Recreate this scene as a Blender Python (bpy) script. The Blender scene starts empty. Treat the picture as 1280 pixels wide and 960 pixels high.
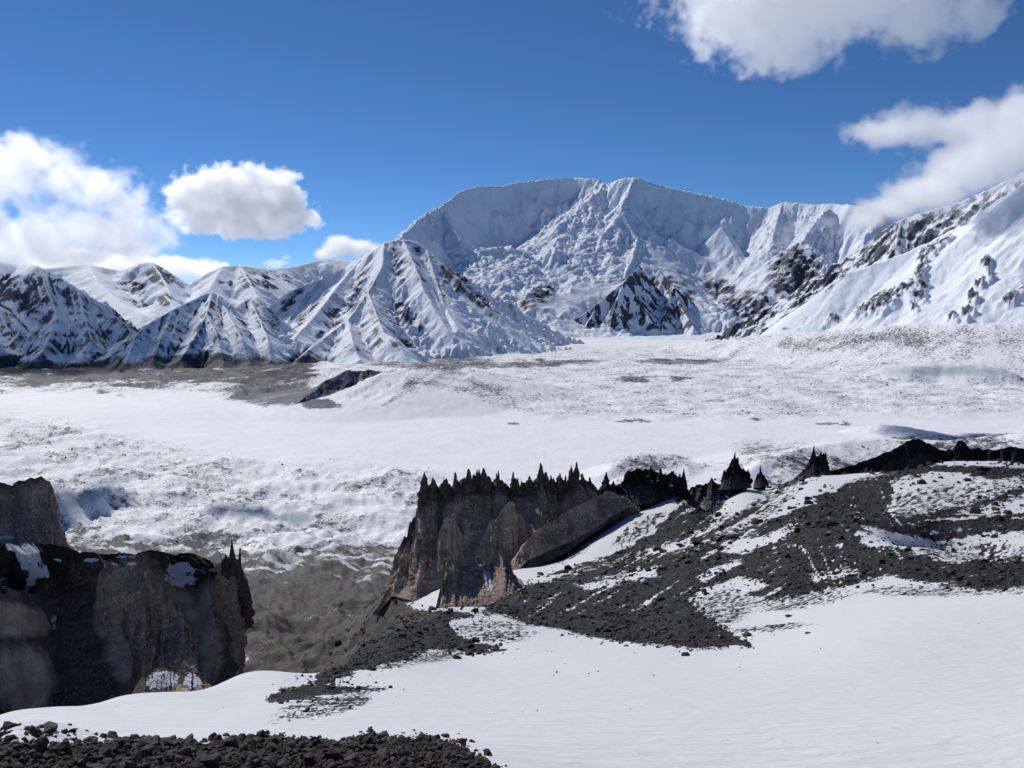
import bpy, math, random, time
import numpy as np
T0 = time.time()
R = math.radians
sc = bpy.context.scene
col = sc.collection

# ------------------------------------------------------------------ camera, sky, sun, exposure
FPX = 1004.0                       # focal length measured in pixels of the 1280 px wide photograph
EYE = 350.0                        # eye height above the glacier, metres
PITCH = math.atan(95 / FPX)
cam_d = bpy.data.cameras.new('camera'); cam = bpy.data.objects.new('camera', cam_d); col.objects.link(cam)
cam_d.sensor_width = 36; cam_d.lens = 36 * FPX / 1280
cam_d.clip_start = 0.5; cam_d.clip_end = 80000
cam.location = (0, 0, EYE); cam.rotation_euler = (R(90) - PITCH, 0, 0)
sc.camera = cam

SUN_AZ, SUN_EL = R(-36), R(40)     # azimuth from +Y (view direction), clockwise
w = bpy.data.worlds.new('World'); sc.world = w; w.use_nodes = True
nt = w.node_tree; bg = nt.nodes['Background']
sky = nt.nodes.new('ShaderNodeTexSky'); sky.sky_type = 'NISHITA'; sky.sun_disc = False
sky.sun_elevation = SUN_EL; sky.sun_rotation = SUN_AZ
sky.altitude = 6500; sky.air_density = 1.0; sky.dust_density = 0.1; sky.ozone_density = 4.0
hs = nt.nodes.new('ShaderNodeHueSaturation'); hs.inputs['Saturation'].default_value = 1.14; nt.links.new(sky.outputs[0], hs.inputs['Color'])
nt.links.new(hs.outputs[0], bg.inputs[0]); bg.inputs[1].default_value = 0.103
sd = bpy.data.lights.new('sun', 'SUN'); sd.energy = 3.5; sd.angle = R(0.5); sd.color = (1, .965, .92)
sun = bpy.data.objects.new('sun', sd); col.objects.link(sun)
sun.rotation_euler = (R(90) - SUN_EL, 0, R(180) - SUN_AZ)
sc.view_settings.view_transform = 'Standard'; sc.view_settings.look = 'None'
sc.view_settings.exposure = 0.0; sc.view_settings.gamma = 1
sc.render.engine = 'CYCLES'
cy = sc.cycles
cy.use_denoising = True; cy.max_bounces = 16; cy.diffuse_bounces = 3; cy.glossy_bounces = 1
cy.volume_bounces = 14; cy.volume_step_rate = 2.0; cy.volume_max_steps = 256
cy.use_adaptive_sampling = True; cy.adaptive_threshold = 0.012

# ------------------------------------------------------------------ maths helpers
def P(px, py, d):
    """World point at horizontal distance d seen at pixel (px, py) of the 1280 x 960 photograph."""
    px = np.asarray(px, float); py = np.asarray(py, float)
    c, s = math.cos(PITCH), math.sin(PITCH)
    x = px - 640; v = 480 - py
    y = FPX * c + v * s; z = -FPX * s + v * c
    k = np.asarray(d, float) / np.hypot(x, y)
    return np.stack([x * k, y * k, EYE + z * k], -1)
def project(X, Y, Z):
    c, s = math.cos(PITCH), math.sin(PITCH)
    f = Y * c - (Z - EYE) * s; u = Y * s + (Z - EYE) * c
    f = np.maximum(f, .5)
    return 640 + FPX * X / f, 480 - FPX * u / f
def ss(a, b, x):
    t = np.clip((x - a) / (b - a), 0, 1); return t * t * (3 - 2 * t)
_rs = np.random.RandomState(7)
PERM = np.concatenate([_rs.permutation(1024)] * 3)
_a = _rs.rand(1024) * 2 * np.pi
GX, GY = np.cos(_a), np.sin(_a)
_g3 = _rs.randn(1024, 3); _g3 /= np.linalg.norm(_g3, axis=1)[:, None]
RND1, RND2 = _rs.rand(1024), _rs.rand(1024)
def perlin(x, y, seed=0):
    xi = np.floor(x).astype(np.int64); yi = np.floor(y).astype(np.int64)
    xf = x - xi; yf = y - yi
    u = xf * xf * xf * (xf * (xf * 6 - 15) + 10); v = yf * yf * yf * (yf * (yf * 6 - 15) + 10)
    x0 = xi & 1023; x1 = (xi + 1) & 1023; y0 = (yi + seed * 57) & 1023; y1 = (yi + 1 + seed * 57) & 1023
    def g(ix, iy, fx, fy):
        h = PERM[PERM[ix] + iy]; return GX[h] * fx + GY[h] * fy
    a = g(x0, y0, xf, yf); b = g(x1, y0, xf - 1, yf); c = g(x0, y1, xf, yf - 1); d = g(x1, y1, xf - 1, yf - 1)
    return ((a + u * (b - a)) * (1 - v) + (c + u * (d - c)) * v) * 1.5
def perlin3(x, y, z, seed=0):
    xi = np.floor(x).astype(np.int64); yi = np.floor(y).astype(np.int64); zi = np.floor(z).astype(np.int64)
    xf = x - xi; yf = y - yi; zf = z - zi
    f = lambda t: t * t * t * (t * (t * 6 - 15) + 10)
    u, v, q = f(xf), f(yf), f(zf); out = 0
    for dz in (0, 1):
        for dy in (0, 1):
            for dx in (0, 1):
                h = PERM[PERM[PERM[(xi + dx) & 1023] + ((yi + dy) & 1023)] + ((zi + dz + seed * 31) & 1023)]
                g = _g3[h]
                n = g[..., 0] * (xf - dx) + g[..., 1] * (yf - dy) + g[..., 2] * (zf - dz)
                out = out + n * (u if dx else 1 - u) * (v if dy else 1 - v) * (q if dz else 1 - q)
    return out * 1.5
def fbm(x, y, oct=5, seed=0, gain=.5, ridged=False):
    s = 0; a = 1; t = 0
    for o in range(oct):
        n = perlin(x * 2 ** o + 13.7 * o, y * 2 ** o - 7.3 * o, seed + o)
        if ridged: n = 1 - 2 * np.abs(n)
        s = s + a * n; t += a; a *= gain
    return s / t
def fbm3(x, y, z, oct=4, seed=0, gain=.5, ridged=False):
    s = 0; a = 1; t = 0
    for o in range(oct):
        n = perlin3(x * 2 ** o + 13.7 * o, y * 2 ** o - 7.3 * o, z * 2 ** o + 3.1 * o, seed + o)
        if ridged: n = 1 - 2 * np.abs(n)
        s = s + a * n; t += a; a *= gain
    return s / t
def gullies(x, y, gx, gy, scale, octs=4, seed=0, gain=.55, feed=1.0):
    """Erosion-like ribs and gullies that run down the slope whose gradient is (gx, gy)."""
    H = np.zeros_like(x); amp = 1.; tot = 0.
    gx = gx.copy(); gy = gy.copy(); s = scale
    for o in range(octs):
        px, py = x / s, y / s
        L = np.hypot(gx, gy) + 1e-6; dx, dy = -gy / L, gx / L
        ix = np.floor(px); iy = np.floor(py); fx, fy = px - ix, py - iy
        ix = ix.astype(np.int64); iy = iy.astype(np.int64)
        h = np.zeros_like(x); dh = np.zeros_like(x); W = np.zeros_like(x)
        for i in (-1, 0, 1):
            for j in (-1, 0, 1):
                k = PERM[PERM[(ix + i) & 1023] + ((iy + j + 91 * (seed + o)) & 1023)]
                qx = fx - i - RND1[k]; qy = fy - j - RND2[k]
                wg = np.exp(-(qx * qx + qy * qy) * 2.2)
                ph = (qx * dx + qy * dy) * 2 * np.pi * 1.1
                h += wg * np.cos(ph); dh += -wg * np.sin(ph); W += wg
        h /= W; dh /= W
        H += amp * h; tot += amp
        gx = gx + feed * amp * dh * dx * 1.1; gy = gy + feed * amp * dh * dy * 1.1
        amp *= gain; s *= .5
    return H / tot
def tri(t):                                                     # worley-like sawtooth helper
    return 2 * np.abs(t - np.floor(t + .5))

# ------------------------------------------------------------------ mesh helpers
def mesh_from(name, V, F, mat, attrs=None, smooth=True, parent=None):
    V = np.asarray(V, np.float32).reshape(-1, 3); F = np.asarray(F, np.int32)
    m = bpy.data.meshes.new(name); n = F.shape[1]
    m.vertices.add(len(V)); m.vertices.foreach_set('co', V.ravel())
    m.loops.add(F.size); m.loops.foreach_set('vertex_index', F.ravel())
    m.polygons.add(len(F)); m.polygons.foreach_set('loop_start', np.arange(0, F.size, n, dtype=np.int32))
    m.polygons.foreach_set('loop_total', np.full(len(F), n, np.int32))
    m.polygons.foreach_set('use_smooth', np.full(len(F), smooth))
    m.update(calc_edges=True)
    for k, a in (attrs or {}).items():
        at = m.attributes.new(k, 'FLOAT', 'POINT'); at.data.foreach_set('value', np.asarray(a, np.float32).ravel())
    if mat: m.materials.append(mat)
    o = bpy.data.objects.new(name, m); col.objects.link(o)
    if parent: o.parent = parent
    return o
def grid_faces(nr, nc):
    i = np.arange(nr * nc).reshape(nr, nc)
    return np.stack([i[:-1, :-1], i[:-1, 1:], i[1:, 1:], i[1:, :-1]], -1).reshape(-1, 4)
def grid_mesh(name, X, Y, Z, mat, attrs=None, smooth=True, parent=None):
    return mesh_from(name, np.stack([X, Y, Z], -1), grid_faces(*X.shape), mat, attrs, smooth, parent)
def tag(o, label=None, cat=None, group=None, kind=None):
    if label: o['label'] = label
    if cat: o['category'] = cat
    if group: o['group'] = group
    if kind: o['kind'] = kind
    return o
def polar(px0, px1, ncol, d):
    """Plan grid: columns at azimuths of pixel columns px0..px1, rows at distances d."""
    c = math.cos(PITCH)
    az = np.arctan2(np.linspace(px0, px1, ncol) - 640, FPX * c)
    A, D = np.meshgrid(az, d)
    return np.sin(A) * D, np.cos(A) * D, A, D
def normals(X, Y, Z):
    du = [np.gradient(a, axis=1) for a in (X, Y, Z)]; dv = [np.gradient(a, axis=0) for a in (X, Y, Z)]
    nx = du[1] * dv[2] - du[2] * dv[1]; ny = du[2] * dv[0] - du[0] * dv[2]; nz = du[0] * dv[1] - du[1] * dv[0]
    L = np.sqrt(nx * nx + ny * ny + nz * nz) + 1e-9; s = np.sign(nz)
    return nx / L * s, ny / L * s, nz / L * s
def skeleton(X, Y, ridges, base=-60., k=40.):
    """Heightfield hung from ridge lines. ridge = (points, steep slope, steep reach, gentle slope)."""
    H = np.full(X.shape, float(base)); DM = np.full(X.shape, 1e9)
    for pts, s1, D1, s2 in ridges:
        p = P([q[0] for q in pts], [q[1] for q in pts], [q[2] for q in pts])
        best = np.full(X.shape, -1e9); bd = np.full(X.shape, 1e9)
        for a, b in zip(p[:-1], p[1:]):
            ex, ey = b[0] - a[0], b[1] - a[1]; L2 = ex * ex + ey * ey
            t = np.clip(((X - a[0]) * ex + (Y - a[1]) * ey) / L2, 0, 1)
            dd = np.hypot(X - a[0] - t * ex, Y - a[1] - t * ey)
            h = a[2] + t * (b[2] - a[2]) - (s2 * dd + (s1 - s2) * D1 * (1 - np.exp(-dd / D1)))
            np.maximum(best, h, out=best); np.minimum(bd, dd, out=bd)
        m = np.maximum(H, best); H = m + k * np.exp(-np.abs(H - best) / k) * .35 * (bd > k)
        H = np.where(bd > k, H, m)
        DM = np.minimum(DM, bd)
    return H, DM
def blobs(px, py, lst):
    """Soft union of rotated ellipses given in photo pixels: (cx, cy, rx, ry, angle in degrees)."""
    out = np.zeros_like(px)
    for cx, cy_, rx, ry, an in lst:
        c, s = math.cos(R(an)), math.sin(R(an)); dx, dy = px - cx, py - cy_
        u = (dx * c - dy * s) / rx; v = (dx * s + dy * c) / ry
        out = np.maximum(out, np.clip(1.5 - np.sqrt(u * u + v * v), 0, 1))
    return out
def inside(px, py, poly):
    c = np.zeros(px.shape, bool); n = len(poly)
    for i in range(n):
        x1, y1 = poly[i]; x2, y2 = poly[(i + 1) % n]
        if y1 == y2: continue
        m = ((y1 > py) != (y2 > py)) & (px < (x2 - x1) * (py - y1) / (y2 - y1) + x1)
        c ^= m
    return c

# ------------------------------------------------------------------ materials
def new_mat(name):
    m = bpy.data.materials.new(name); m.use_nodes = True; t = m.node_tree; t.nodes.clear()
    out = t.nodes.new('ShaderNodeOutputMaterial'); b = t.nodes.new('ShaderNodeBsdfPrincipled')
    t.links.new(b.outputs[0], out.inputs[0]); return m, t, b
class N:
    def __init__(s, t): s.t = t
    def __call__(s, kind, ins=None, **kw):
        n = s.t.nodes.new(kind)
        for k, v in kw.items(): setattr(n, k, v)
        for k, v in (ins or {}).items():
            if isinstance(v, bpy.types.NodeSocket): s.t.links.new(v, n.inputs[k])
            else: n.inputs[k].default_value = v
        return n
    def math(s, op, a, b=0., c=0., clamp=False):
        n = s.t.nodes.new('ShaderNodeMath'); n.operation = op; n.use_clamp = clamp
        for i, v in enumerate((a, b, c)):
            if isinstance(v, bpy.types.NodeSocket): s.t.links.new(v, n.inputs[i])
            else: n.inputs[i].default_value = v
        return n.outputs[0]
    def attr(s, name): return s('ShaderNodeAttribute', attribute_name=name).outputs['Fac']
    def noise(s, vec, scale, detail=6, rough=.6, dist=0.):
        return s('ShaderNodeTexNoise', {'Vector': vec, 'Scale': scale, 'Detail': detail, 'Roughness': rough, 'Distortion': dist}).outputs[0]
    def mix(s, f, a, b):
        n = s.t.nodes.new('ShaderNodeMix'); n.data_type = 'RGBA'
        for i, v in ((0, f), (6, a), (7, b)):
            if isinstance(v, bpy.types.NodeSocket): s.t.links.new(v, n.inputs[i])
            else: n.inputs[i].default_value = v if i == 0 else (*v, 1)
        return n.outputs[2]
    def step(s, v, a, b):
        n = s.t.nodes.new('ShaderNodeMapRange'); n.interpolation_type = 'SMOOTHSTEP'
        s.t.links.new(v, n.inputs[0]); n.inputs[1].default_value = a; n.inputs[2].default_value = b
        return n.outputs[0]
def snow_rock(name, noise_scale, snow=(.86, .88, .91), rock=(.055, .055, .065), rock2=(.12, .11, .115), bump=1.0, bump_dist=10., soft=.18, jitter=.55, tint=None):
    """Snow lying over rock: the mesh attribute 'rock' says where rock shows, noise frays the edge."""
    m, t, b = new_mat(name); n = N(t)
    pos = n('ShaderNodeNewGeometry').outputs['Position']
    n1 = n.noise(pos, noise_scale, 8, .65); n2 = n.noise(pos, noise_scale * .23, 6, .6); n3 = n.noise(pos, noise_scale * 3.1, 5, .6)
    v = n.math('ADD', n.attr('rock'), n.math('MULTIPLY', n.math('SUBTRACT', n1, .5), jitter))
    v = n.math('ADD', v, n.math('MULTIPLY', n.math('SUBTRACT', n3, .5), jitter * .6))
    f = n.step(v, .5 - soft, .5 + soft)
    rc = n.mix(n.step(n2, .35, .65), rock, rock2); rc = n.mix(n.step(n3, .3, .75), rc, tuple(.6 * x for x in rock))
    s2 = tuple(x * .93 for x in snow)
    sn = n.mix(n.step(n2, .3, .7), s2, snow)
    if tint:
        sn = n.mix(n.math('MULTIPLY', n.attr('ice_and_shade'), .85, clamp=True), sn, tint)
    if tint: rc = n.mix(n.attr('cloud_shade'), rc, (.028, .03, .042))  # cloud shadow painted as a darker debris colour in the left valley band
    c = n.mix(f, sn, rc)
    t.links.new(c, b.inputs['Base Color'])
    b.inputs['Roughness'].default_value = .75; b.inputs['Specular IOR Level'].default_value = .25
    bp = n('ShaderNodeBump', {'Strength': bump, 'Distance': bump_dist, 'Height': n.math('ADD', n1, n.math('MULTIPLY', n3, .4))})
    t.links.new(bp.outputs[0], b.inputs['Normal'])
    return m

M_FAR = snow_rock('far_hazed_snow_and_rock', .009, snow=(.86, .91, .98), rock=(.07, .08, .108), rock2=(.11, .12, .155), bump=.8, bump_dist=22, soft=.25, jitter=.8)  # bluish distance haze is mixed into these snow and rock colours
M_MID = snow_rock('hazed_snow_and_dark_rock', .017, snow=(.85, .89, .95), rock=(.06, .07, .095), rock2=(.10, .11, .145), bump=.8, bump_dist=9, soft=.32, jitter=1.0)  # rock lightened and blued in its own colour to imitate haze
M_GLAC = snow_rock('glacier_snow_and_debris', .06, snow=(.92, .92, .935), rock=(.062, .067, .085), rock2=(.15, .155, .18), bump=.9, bump_dist=3.0, soft=.16, jitter=1.15, tint=(.28, .36, .42))

# ------------------------------------------------------------------ mountains
def mountain(name, label, pxr, dr, n, ridges, gscale, gamp, mat, rk=(.42, .62), base=-60, seed=0, octs=5, att=(0, 260, .12),
             extra=None, rock_add=None, warp=90, feed=1.0, apron=None, gmask=None):
    X, Y, A, D = polar(pxr[0], pxr[1], n[0], np.linspace(dr[0], dr[1], n[1]))
    _, DM = skeleton(X, Y, ridges, base)
    wa = ss(0, 350, DM) * warp; q = 1 / (gscale * 1.4)
    Xw = X + wa * fbm(X * q, Y * q, 4, seed + 3); Yw = Y + wa * fbm(X * q, Y * q, 4, seed + 9)
    H, DM = skeleton(Xw, Yw, ridges, base)
    nx, ny, nz = normals(X, Y, H); gx, gy = -nx / nz, -ny / nz
    sl = np.clip(np.hypot(gx, gy) / .55, 0, 1.3)
    a = att[2] + (1 - att[2]) * ss(att[0], att[1], DM)
    G = gullies(X, Y, gx, gy, gscale, octs, seed, .56, feed)
    if gmask is not None:
        q_, r_y = project(X, Y, H); a = a * (1 - gmask[1] * ss(.1, .9, blobs(q_, r_y, gmask[0])))
    H = H + gamp * 1.0 * a * fbm(X / gscale / 1.3, Y / gscale / 1.3, 4, seed + 25) * np.clip(sl, 0, 1)
    H = H + gamp * G * a * sl + gamp * .35 * a * fbm(X / gscale * 3, Y / gscale * 3, 5, seed + 20) * (.3 + .7 * np.clip(sl, 0, 1))
    if apron:
        f = ss(apron[0], apron[1], D + 250 * fbm(X / 700, Y / 700, 3, seed + 30)); fl = apron[2] + (D - apron[0]) * apron[3] + 12 * fbm(X / 200, Y / 200, 4, seed + 31)
        H = fl + (np.maximum(H, fl) - fl) * f
    px, py = project(X, Y, H)
    if extra: H = extra(X, Y, H, px, py)
    nx, ny, nz = normals(X, Y, H)
    rock = ss(rk[0], rk[1], 1 - nz)
    if rock_add: rock = rock_add(rock, px, py, nz, X, Y, H, G)
    o = grid_mesh(name, X, Y, H, mat, {'rock': rock})
    return tag(o, label, kind='structure')

# the great far massif
MR = (1.55, 1500, .44)
def r_(pts, s=MR): return (pts, *s)
massif = [
    r_([(462, 318, 9600), (500, 296, 10600), (530, 268, 12200), (548, 260, 12600), (575, 238, 13600), (600, 232, 14000), (626, 233, 14200), (640, 228, 14400), (668, 225, 14500),
        (690, 222, 14500), (718, 221, 14500), (745, 224, 14300), (757, 229, 14100), (768, 226, 13900), (780, 222, 13800), (793, 222, 13700), (812, 228, 13700), (835, 233, 13700), (868, 240, 13600),
        (905, 248, 13500), (930, 257, 13400), (960, 259, 13300), (978, 253, 13200), (1005, 254, 13000), (1045, 255, 12700), (1072, 257, 12300), (1105, 262, 11900), (1160, 300, 11600), (1210, 340, 11400)]),
    r_([(793, 222, 13700), (783, 245, 13250), (776, 262, 12950), (797, 297, 12450), (823, 331, 12050), (843, 358, 11700), (848, 388, 11350)], (1.15, 900, .5)),
    r_([(757, 229, 14100), (735, 250, 13500), (700, 280, 12900), (672, 312, 12300), (655, 345, 11800), (648, 372, 11400)], (.8, 700, .5)),
    r_([(776, 262, 12950), (750, 300, 12300), (725, 340, 11700), (700, 365, 11300)], (.75, 500, .5)),
    r_([(797, 297, 12450), (790, 325, 11700), (780, 346, 11200), (745, 380, 10800), (712, 402, 10500), (690, 412, 10300)], (1.1, 500, .6)),
    r_([(780, 346, 11200), (800, 375, 10800), (812, 408, 10300)], (1.3, 400, .6)),
    r_([(843, 358, 11700), (860, 395, 11000), (868, 411, 10600)], (1.2, 400, .6)),
    r_([(848, 348, 12500), (880, 345, 12400), (892, 338, 12400), (905, 360, 12000), (925, 385, 11500), (940, 402, 11100)], (1.0, 400, .55)),
    r_([(903, 283, 12900), (920, 312, 12500), (940, 345, 12000), (955, 378, 11500)], (.95, 500, .55)),
    r_([(1035, 262, 12500), (1005, 295, 12000), (985, 330, 11500), (970, 375, 11000)], (.95, 600, .55)),
    r_([(978, 253, 13200), (965, 300, 12500), (958, 340, 12000)], (.8, 400, .6)),
    r_([(548, 260, 12600), (566, 283, 12300), (575, 300, 12000)], (1.0, 600, .6)),
    r_([(560, 322, 11900), (600, 310, 12000), (640, 308, 12000), (660, 318, 12000)], (.9, 250, .4)),
    r_([(575, 345, 11300), (590, 334, 11400), (612, 332, 11500), (630, 340, 11500)], (.8, 200, .35)),
]
SERAC = [(725, 280, 70, 34, 35), (690, 325, 60, 26, 35), (750, 315, 45, 35, 0), (1000, 310, 45, 45, 0), (530, 288, 40, 20, 35), (610, 322, 50, 18, 0)]
def massif_extra(X, Y, H, px, py):
    m = ss(0, .7, blobs(px, py, SERAC))
    t = fbm(X / 420, Y / 300, 5, 41, .6)
    b = fbm((X + .7 * Y) / 330 + .8 * t, (Y - .5 * X) / 105, 5, 47, .62, True)
    m = m * (.4 + .6 * ss(-.25, .35, fbm(X / 800, Y / 800, 3, 49)))
    st = 95.
    Hq = H + 330 * t + 110 * fbm(X / 900, Y / 700, 3, 48); k = Hq / st; f = k - np.floor(k); terr = (np.floor(k) + ss(.5, .97, f)) * st
    return H + m * ((terr - Hq) * .9 + 60 * t + 46 * b) + 10 * fbm(X / 120, Y / 120, 4, 50)
def massif_rock(rock, px, py, nz, X, Y, H, G):
    z = blobs(px, py, [(850, 370, 20, 20, 0), (672, 372, 26, 12, 20), (905, 365, 30, 16, -35), (940, 380, 28, 20, 0), (990, 340, 35, 30, 40), (845, 365, 16, 30, 0)])
    n = fbm(X / 160, Y / 160, 4, 77)
    return np.clip(ss(.1, .9, z) * np.clip(.34 + 1.3 * (1 - nz) + .9 * n - .25 * G, 0, 1) + ss(.55, .75, 1 - nz + .1 * n) * .45, 0, 1)
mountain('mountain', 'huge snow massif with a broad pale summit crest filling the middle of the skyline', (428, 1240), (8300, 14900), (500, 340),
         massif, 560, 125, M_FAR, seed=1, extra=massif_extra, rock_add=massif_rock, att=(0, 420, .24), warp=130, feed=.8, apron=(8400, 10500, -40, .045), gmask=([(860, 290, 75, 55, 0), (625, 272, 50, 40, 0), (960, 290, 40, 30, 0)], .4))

# dark rocky spurs standing at its foot
spurs = [
    ([(684, 417, 9800), (712, 404, 9900), (745, 381, 10080), (780, 352, 10350), (792, 340, 10700), (800, 332, 11000)], 1.45, 500, .7),
    ([(780, 352, 10350), (800, 376, 10150), (812, 398, 9900), (822, 413, 9700)], 1.4, 300, .8), ([(780, 352, 10350), (772, 372, 10100), (764, 398, 9850), (760, 414, 9700)], 1.3, 300, .8),
    ([(823, 338, 11200), (843, 358, 10900), (852, 384, 10500), (868, 410, 9950)], 1.4, 400, .8), ([(843, 358, 10900), (832, 385, 10400), (828, 411, 9900)], 1.3, 300, .8),
    ([(745, 381, 10080), (738, 398, 9900), (728, 411, 9750)], 1.3, 200, .8)]
def spur_rock(rock, px, py, nz, X, Y, H, G):
    n = fbm(X / 120, Y / 120, 5, 87, .6)
    return np.clip(ss(.1, .75, .40 + 1.7 * n - .4 * G + .9 * ((1 - nz) - .35)), 0, 1) * ss(420, 408, py + 8 * n) * ss(670, 705, px)
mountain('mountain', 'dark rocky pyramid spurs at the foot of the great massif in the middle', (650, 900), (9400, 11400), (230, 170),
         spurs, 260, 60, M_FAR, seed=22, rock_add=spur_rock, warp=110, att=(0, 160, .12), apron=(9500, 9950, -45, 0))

# the nearer pyramid to the left of it
mid = [
    ([(355, 368, 8000), (372, 360, 7900), (400, 350, 7900), (425, 338, 7800), (452, 322, 7700), (468, 312, 7600), (480, 303, 7500), (505, 299, 7500), (522, 303, 7500), (534, 313, 7400), (550, 327, 7250),
      (575, 350, 7000), (597, 374, 6800), (620, 392, 6650), (641, 411, 6500), (665, 430, 6350)], 1.25, 900, .92),
    ([(480, 303, 7500), (478, 332, 7000), (460, 365, 6500), (435, 400, 6000), (402, 425, 5600), (372, 446, 5200), (350, 462, 4900)], .95, 500, .5),
    ([(505, 300, 7500), (518, 330, 7000), (530, 362, 6500), (548, 395, 6100), (560, 412, 5900)], .8, 400, .5),
    ([(460, 365, 6500), (470, 392, 6000), (480, 415, 5600), (490, 432, 5350)], .9, 300, .55),
    ([(435, 400, 6000), (440, 425, 5400), (450, 440, 5100)], .9, 250, .55),
    ([(480, 415, 5600), (500, 428, 5300), (508, 436, 5200)], .9, 250, .6),
    ([(452, 322, 7700), (420, 360, 6900), (395, 392, 6300), (370, 420, 5800)], .8, 350, .55),
    ([(400, 350, 7900), (378, 375, 7300), (360, 400, 6700), (345, 420, 6200)], .8, 350, .55),
    ([(534, 313, 7400), (545, 350, 6900), (556, 382, 6450), (572, 410, 5950)], .8, 300, .6),
]
def mid_rock(rock, px, py, nz, X, Y, H, G):
    z = blobs(px, py, [(515, 330, 40, 26, -30), (560, 350, 24, 40, -42), (440, 370, 45, 22, 50), (415, 400, 35, 16, 50), (450, 425, 45, 22, 10), (515, 395, 30, 10, -40), (480, 400, 30, 16, -40), (375, 385, 28, 26, 60),
                       (600, 378, 40, 8, -42), (500, 435, 20, 12, 0), (395, 440, 30, 8, 10), (380, 450, 12, 6, 0)])
    n = fbm(X / 90, Y / 90, 4, 71); base_ = ss(440, 452, py + 6 * n) * ss(440, 390, px) * .85
    gl = ss(-.05, .5, G)
    return np.clip(ss(.2, .9, z) * ss(.155, .50, (1 - nz) + .26 * n + .06 * gl) + ss(.5, .7, 1 - nz + .2 * n) * .6 + base_, 0, 1)
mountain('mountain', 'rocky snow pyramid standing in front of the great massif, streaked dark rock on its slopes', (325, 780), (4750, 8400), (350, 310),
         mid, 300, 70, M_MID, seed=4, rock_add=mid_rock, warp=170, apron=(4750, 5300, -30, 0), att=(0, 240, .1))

# the nearer foothill row on the left
left = [
    ([(-160, 330, 7300), (-60, 325, 7200), (0, 317, 7100), (26, 319, 7100), (40, 330, 6800), (49, 334, 6500), (72, 345, 6350), (97, 360, 6200), (124, 382, 6000), (146, 396, 5850), (161, 410, 5700), (168, 424, 5550)], 1.05, 600, .5),
    ([(49, 334, 6500), (60, 365, 6200), (72, 395, 5900), (60, 425, 5600), (50, 440, 5450)], .95, 350, .55),
    ([(97, 360, 6200), (105, 395, 5850), (115, 425, 5550)], .95, 300, .55),
    ([(-60, 325, 7200), (-40, 365, 6600), (5, 385, 6200), (25, 410, 5900), (10, 435, 5700)], 1.0, 400, .55),
    ([(-60, 365, 6500), (-30, 400, 6000), (0, 430, 5700)], 1.0, 400, .55),
    ([(120, 462, 4900), (150, 437, 5150), (168, 420, 5300), (190, 402, 5500), (215, 388, 5700), (240, 375, 5900), (265, 364, 6000), (278, 378, 5950), (292, 388, 5950), (303, 378, 6100), (312, 372, 6250), (330, 385, 6100), (350, 398, 6100)], .95, 450, .5),
    ([(265, 364, 6000), (258, 392, 5600), (245, 418, 5300), (225, 440, 5050)], 1.0, 300, .55),
    ([(278, 378, 5950), (292, 405, 5500), (305, 428, 5200), (312, 440, 5050)], .95, 300, .55),
    ([(312, 372, 6250), (325, 400, 5750), (335, 425, 5350), (338, 440, 5150)], .95, 300, .55),
    ([(215, 388, 5700), (205, 415, 5350), (190, 440, 5100)], .9, 280, .55),
    ([(168, 420, 5300), (150, 446, 5000)], .9, 200, .55),
    ([(258, 392, 5600), (272, 420, 5250), (280, 442, 5000)], .9, 200, .6),
]
def left_rock(rock, px, py, nz, X, Y, H, G):
    z = blobs(px, py, [(60, 370, 45, 32, -40), (95, 385, 70, 20, -38), (10, 390, 30, 45, 0), (70, 430, 80, 16, 0), (150, 408, 22, 18, -40), (200, 412, 25, 20, 0), (245, 400, 45, 28, 0), (285, 408, 40, 30, -40), (230, 436, 40, 14, 0),
                       (150, 436, 40, 12, 35), (325, 400, 30, 35, 0), (130, 428, 60, 10, 5)])
    n = fbm(X / 80, Y / 80, 4, 73); base_ = ss(440, 456, py + 8 * n + 16 * fbm(X / 420, Y / 420, 3, 74)) * .9
    gl = ss(-.05, .5, G)
    return np.clip(ss(.15, .8, z) * ss(.155, .49, (1 - nz) + .26 * n + .06 * gl) + ss(.5, .7, 1 - nz + .2 * n) * .6 + base_, 0, 1)
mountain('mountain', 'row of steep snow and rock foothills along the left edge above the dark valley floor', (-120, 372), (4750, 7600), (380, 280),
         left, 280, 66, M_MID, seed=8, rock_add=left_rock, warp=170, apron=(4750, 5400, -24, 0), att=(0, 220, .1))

# pale snowfields and peaks behind that row
back = [
    ([(-160, 320, 12000), (0, 330, 11500), (60, 335, 11200), (110, 330, 11200), (150, 338, 11000), (176, 329, 10800), (190, 327, 10800), (206, 337, 10700), (225, 351, 10600), (238, 356, 10600), (258, 342, 10800), (278, 333, 11000),
      (300, 331, 11200), (318, 334, 11200), (335, 345, 11200)], .8, 500, .4),
    ([(318, 334, 11200), (345, 336, 12200), (372, 332, 12700), (398, 325, 13000), (420, 323, 13000), (440, 325, 12800), (470, 330, 12500)], .7, 900, .45),
    ([(190, 327, 10800), (205, 350, 10000), (213, 368, 9400)], .8, 400, .45),
    ([(300, 331, 11200), (312, 352, 10300), (322, 370, 9700)], .8, 400, .45),
    ([(278, 333, 11000), (262, 360, 10000), (240, 375, 9400)], .6, 400, .4),
    ([(110, 330, 11200), (125, 355, 10000), (150, 378, 9000), (180, 395, 8400)], .5, 400, .3),
    ([(-60, 335, 11000), (60, 360, 9600), (130, 395, 8300)], .5, 400, .3),
    ([(345, 336, 12200), (350, 358, 11300), (352, 380, 10500)], .6, 400, .4),
    ([(205, 368, 8900), (210, 372, 8700), (222, 388, 8300)], .8, 200, .4),
]
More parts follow.
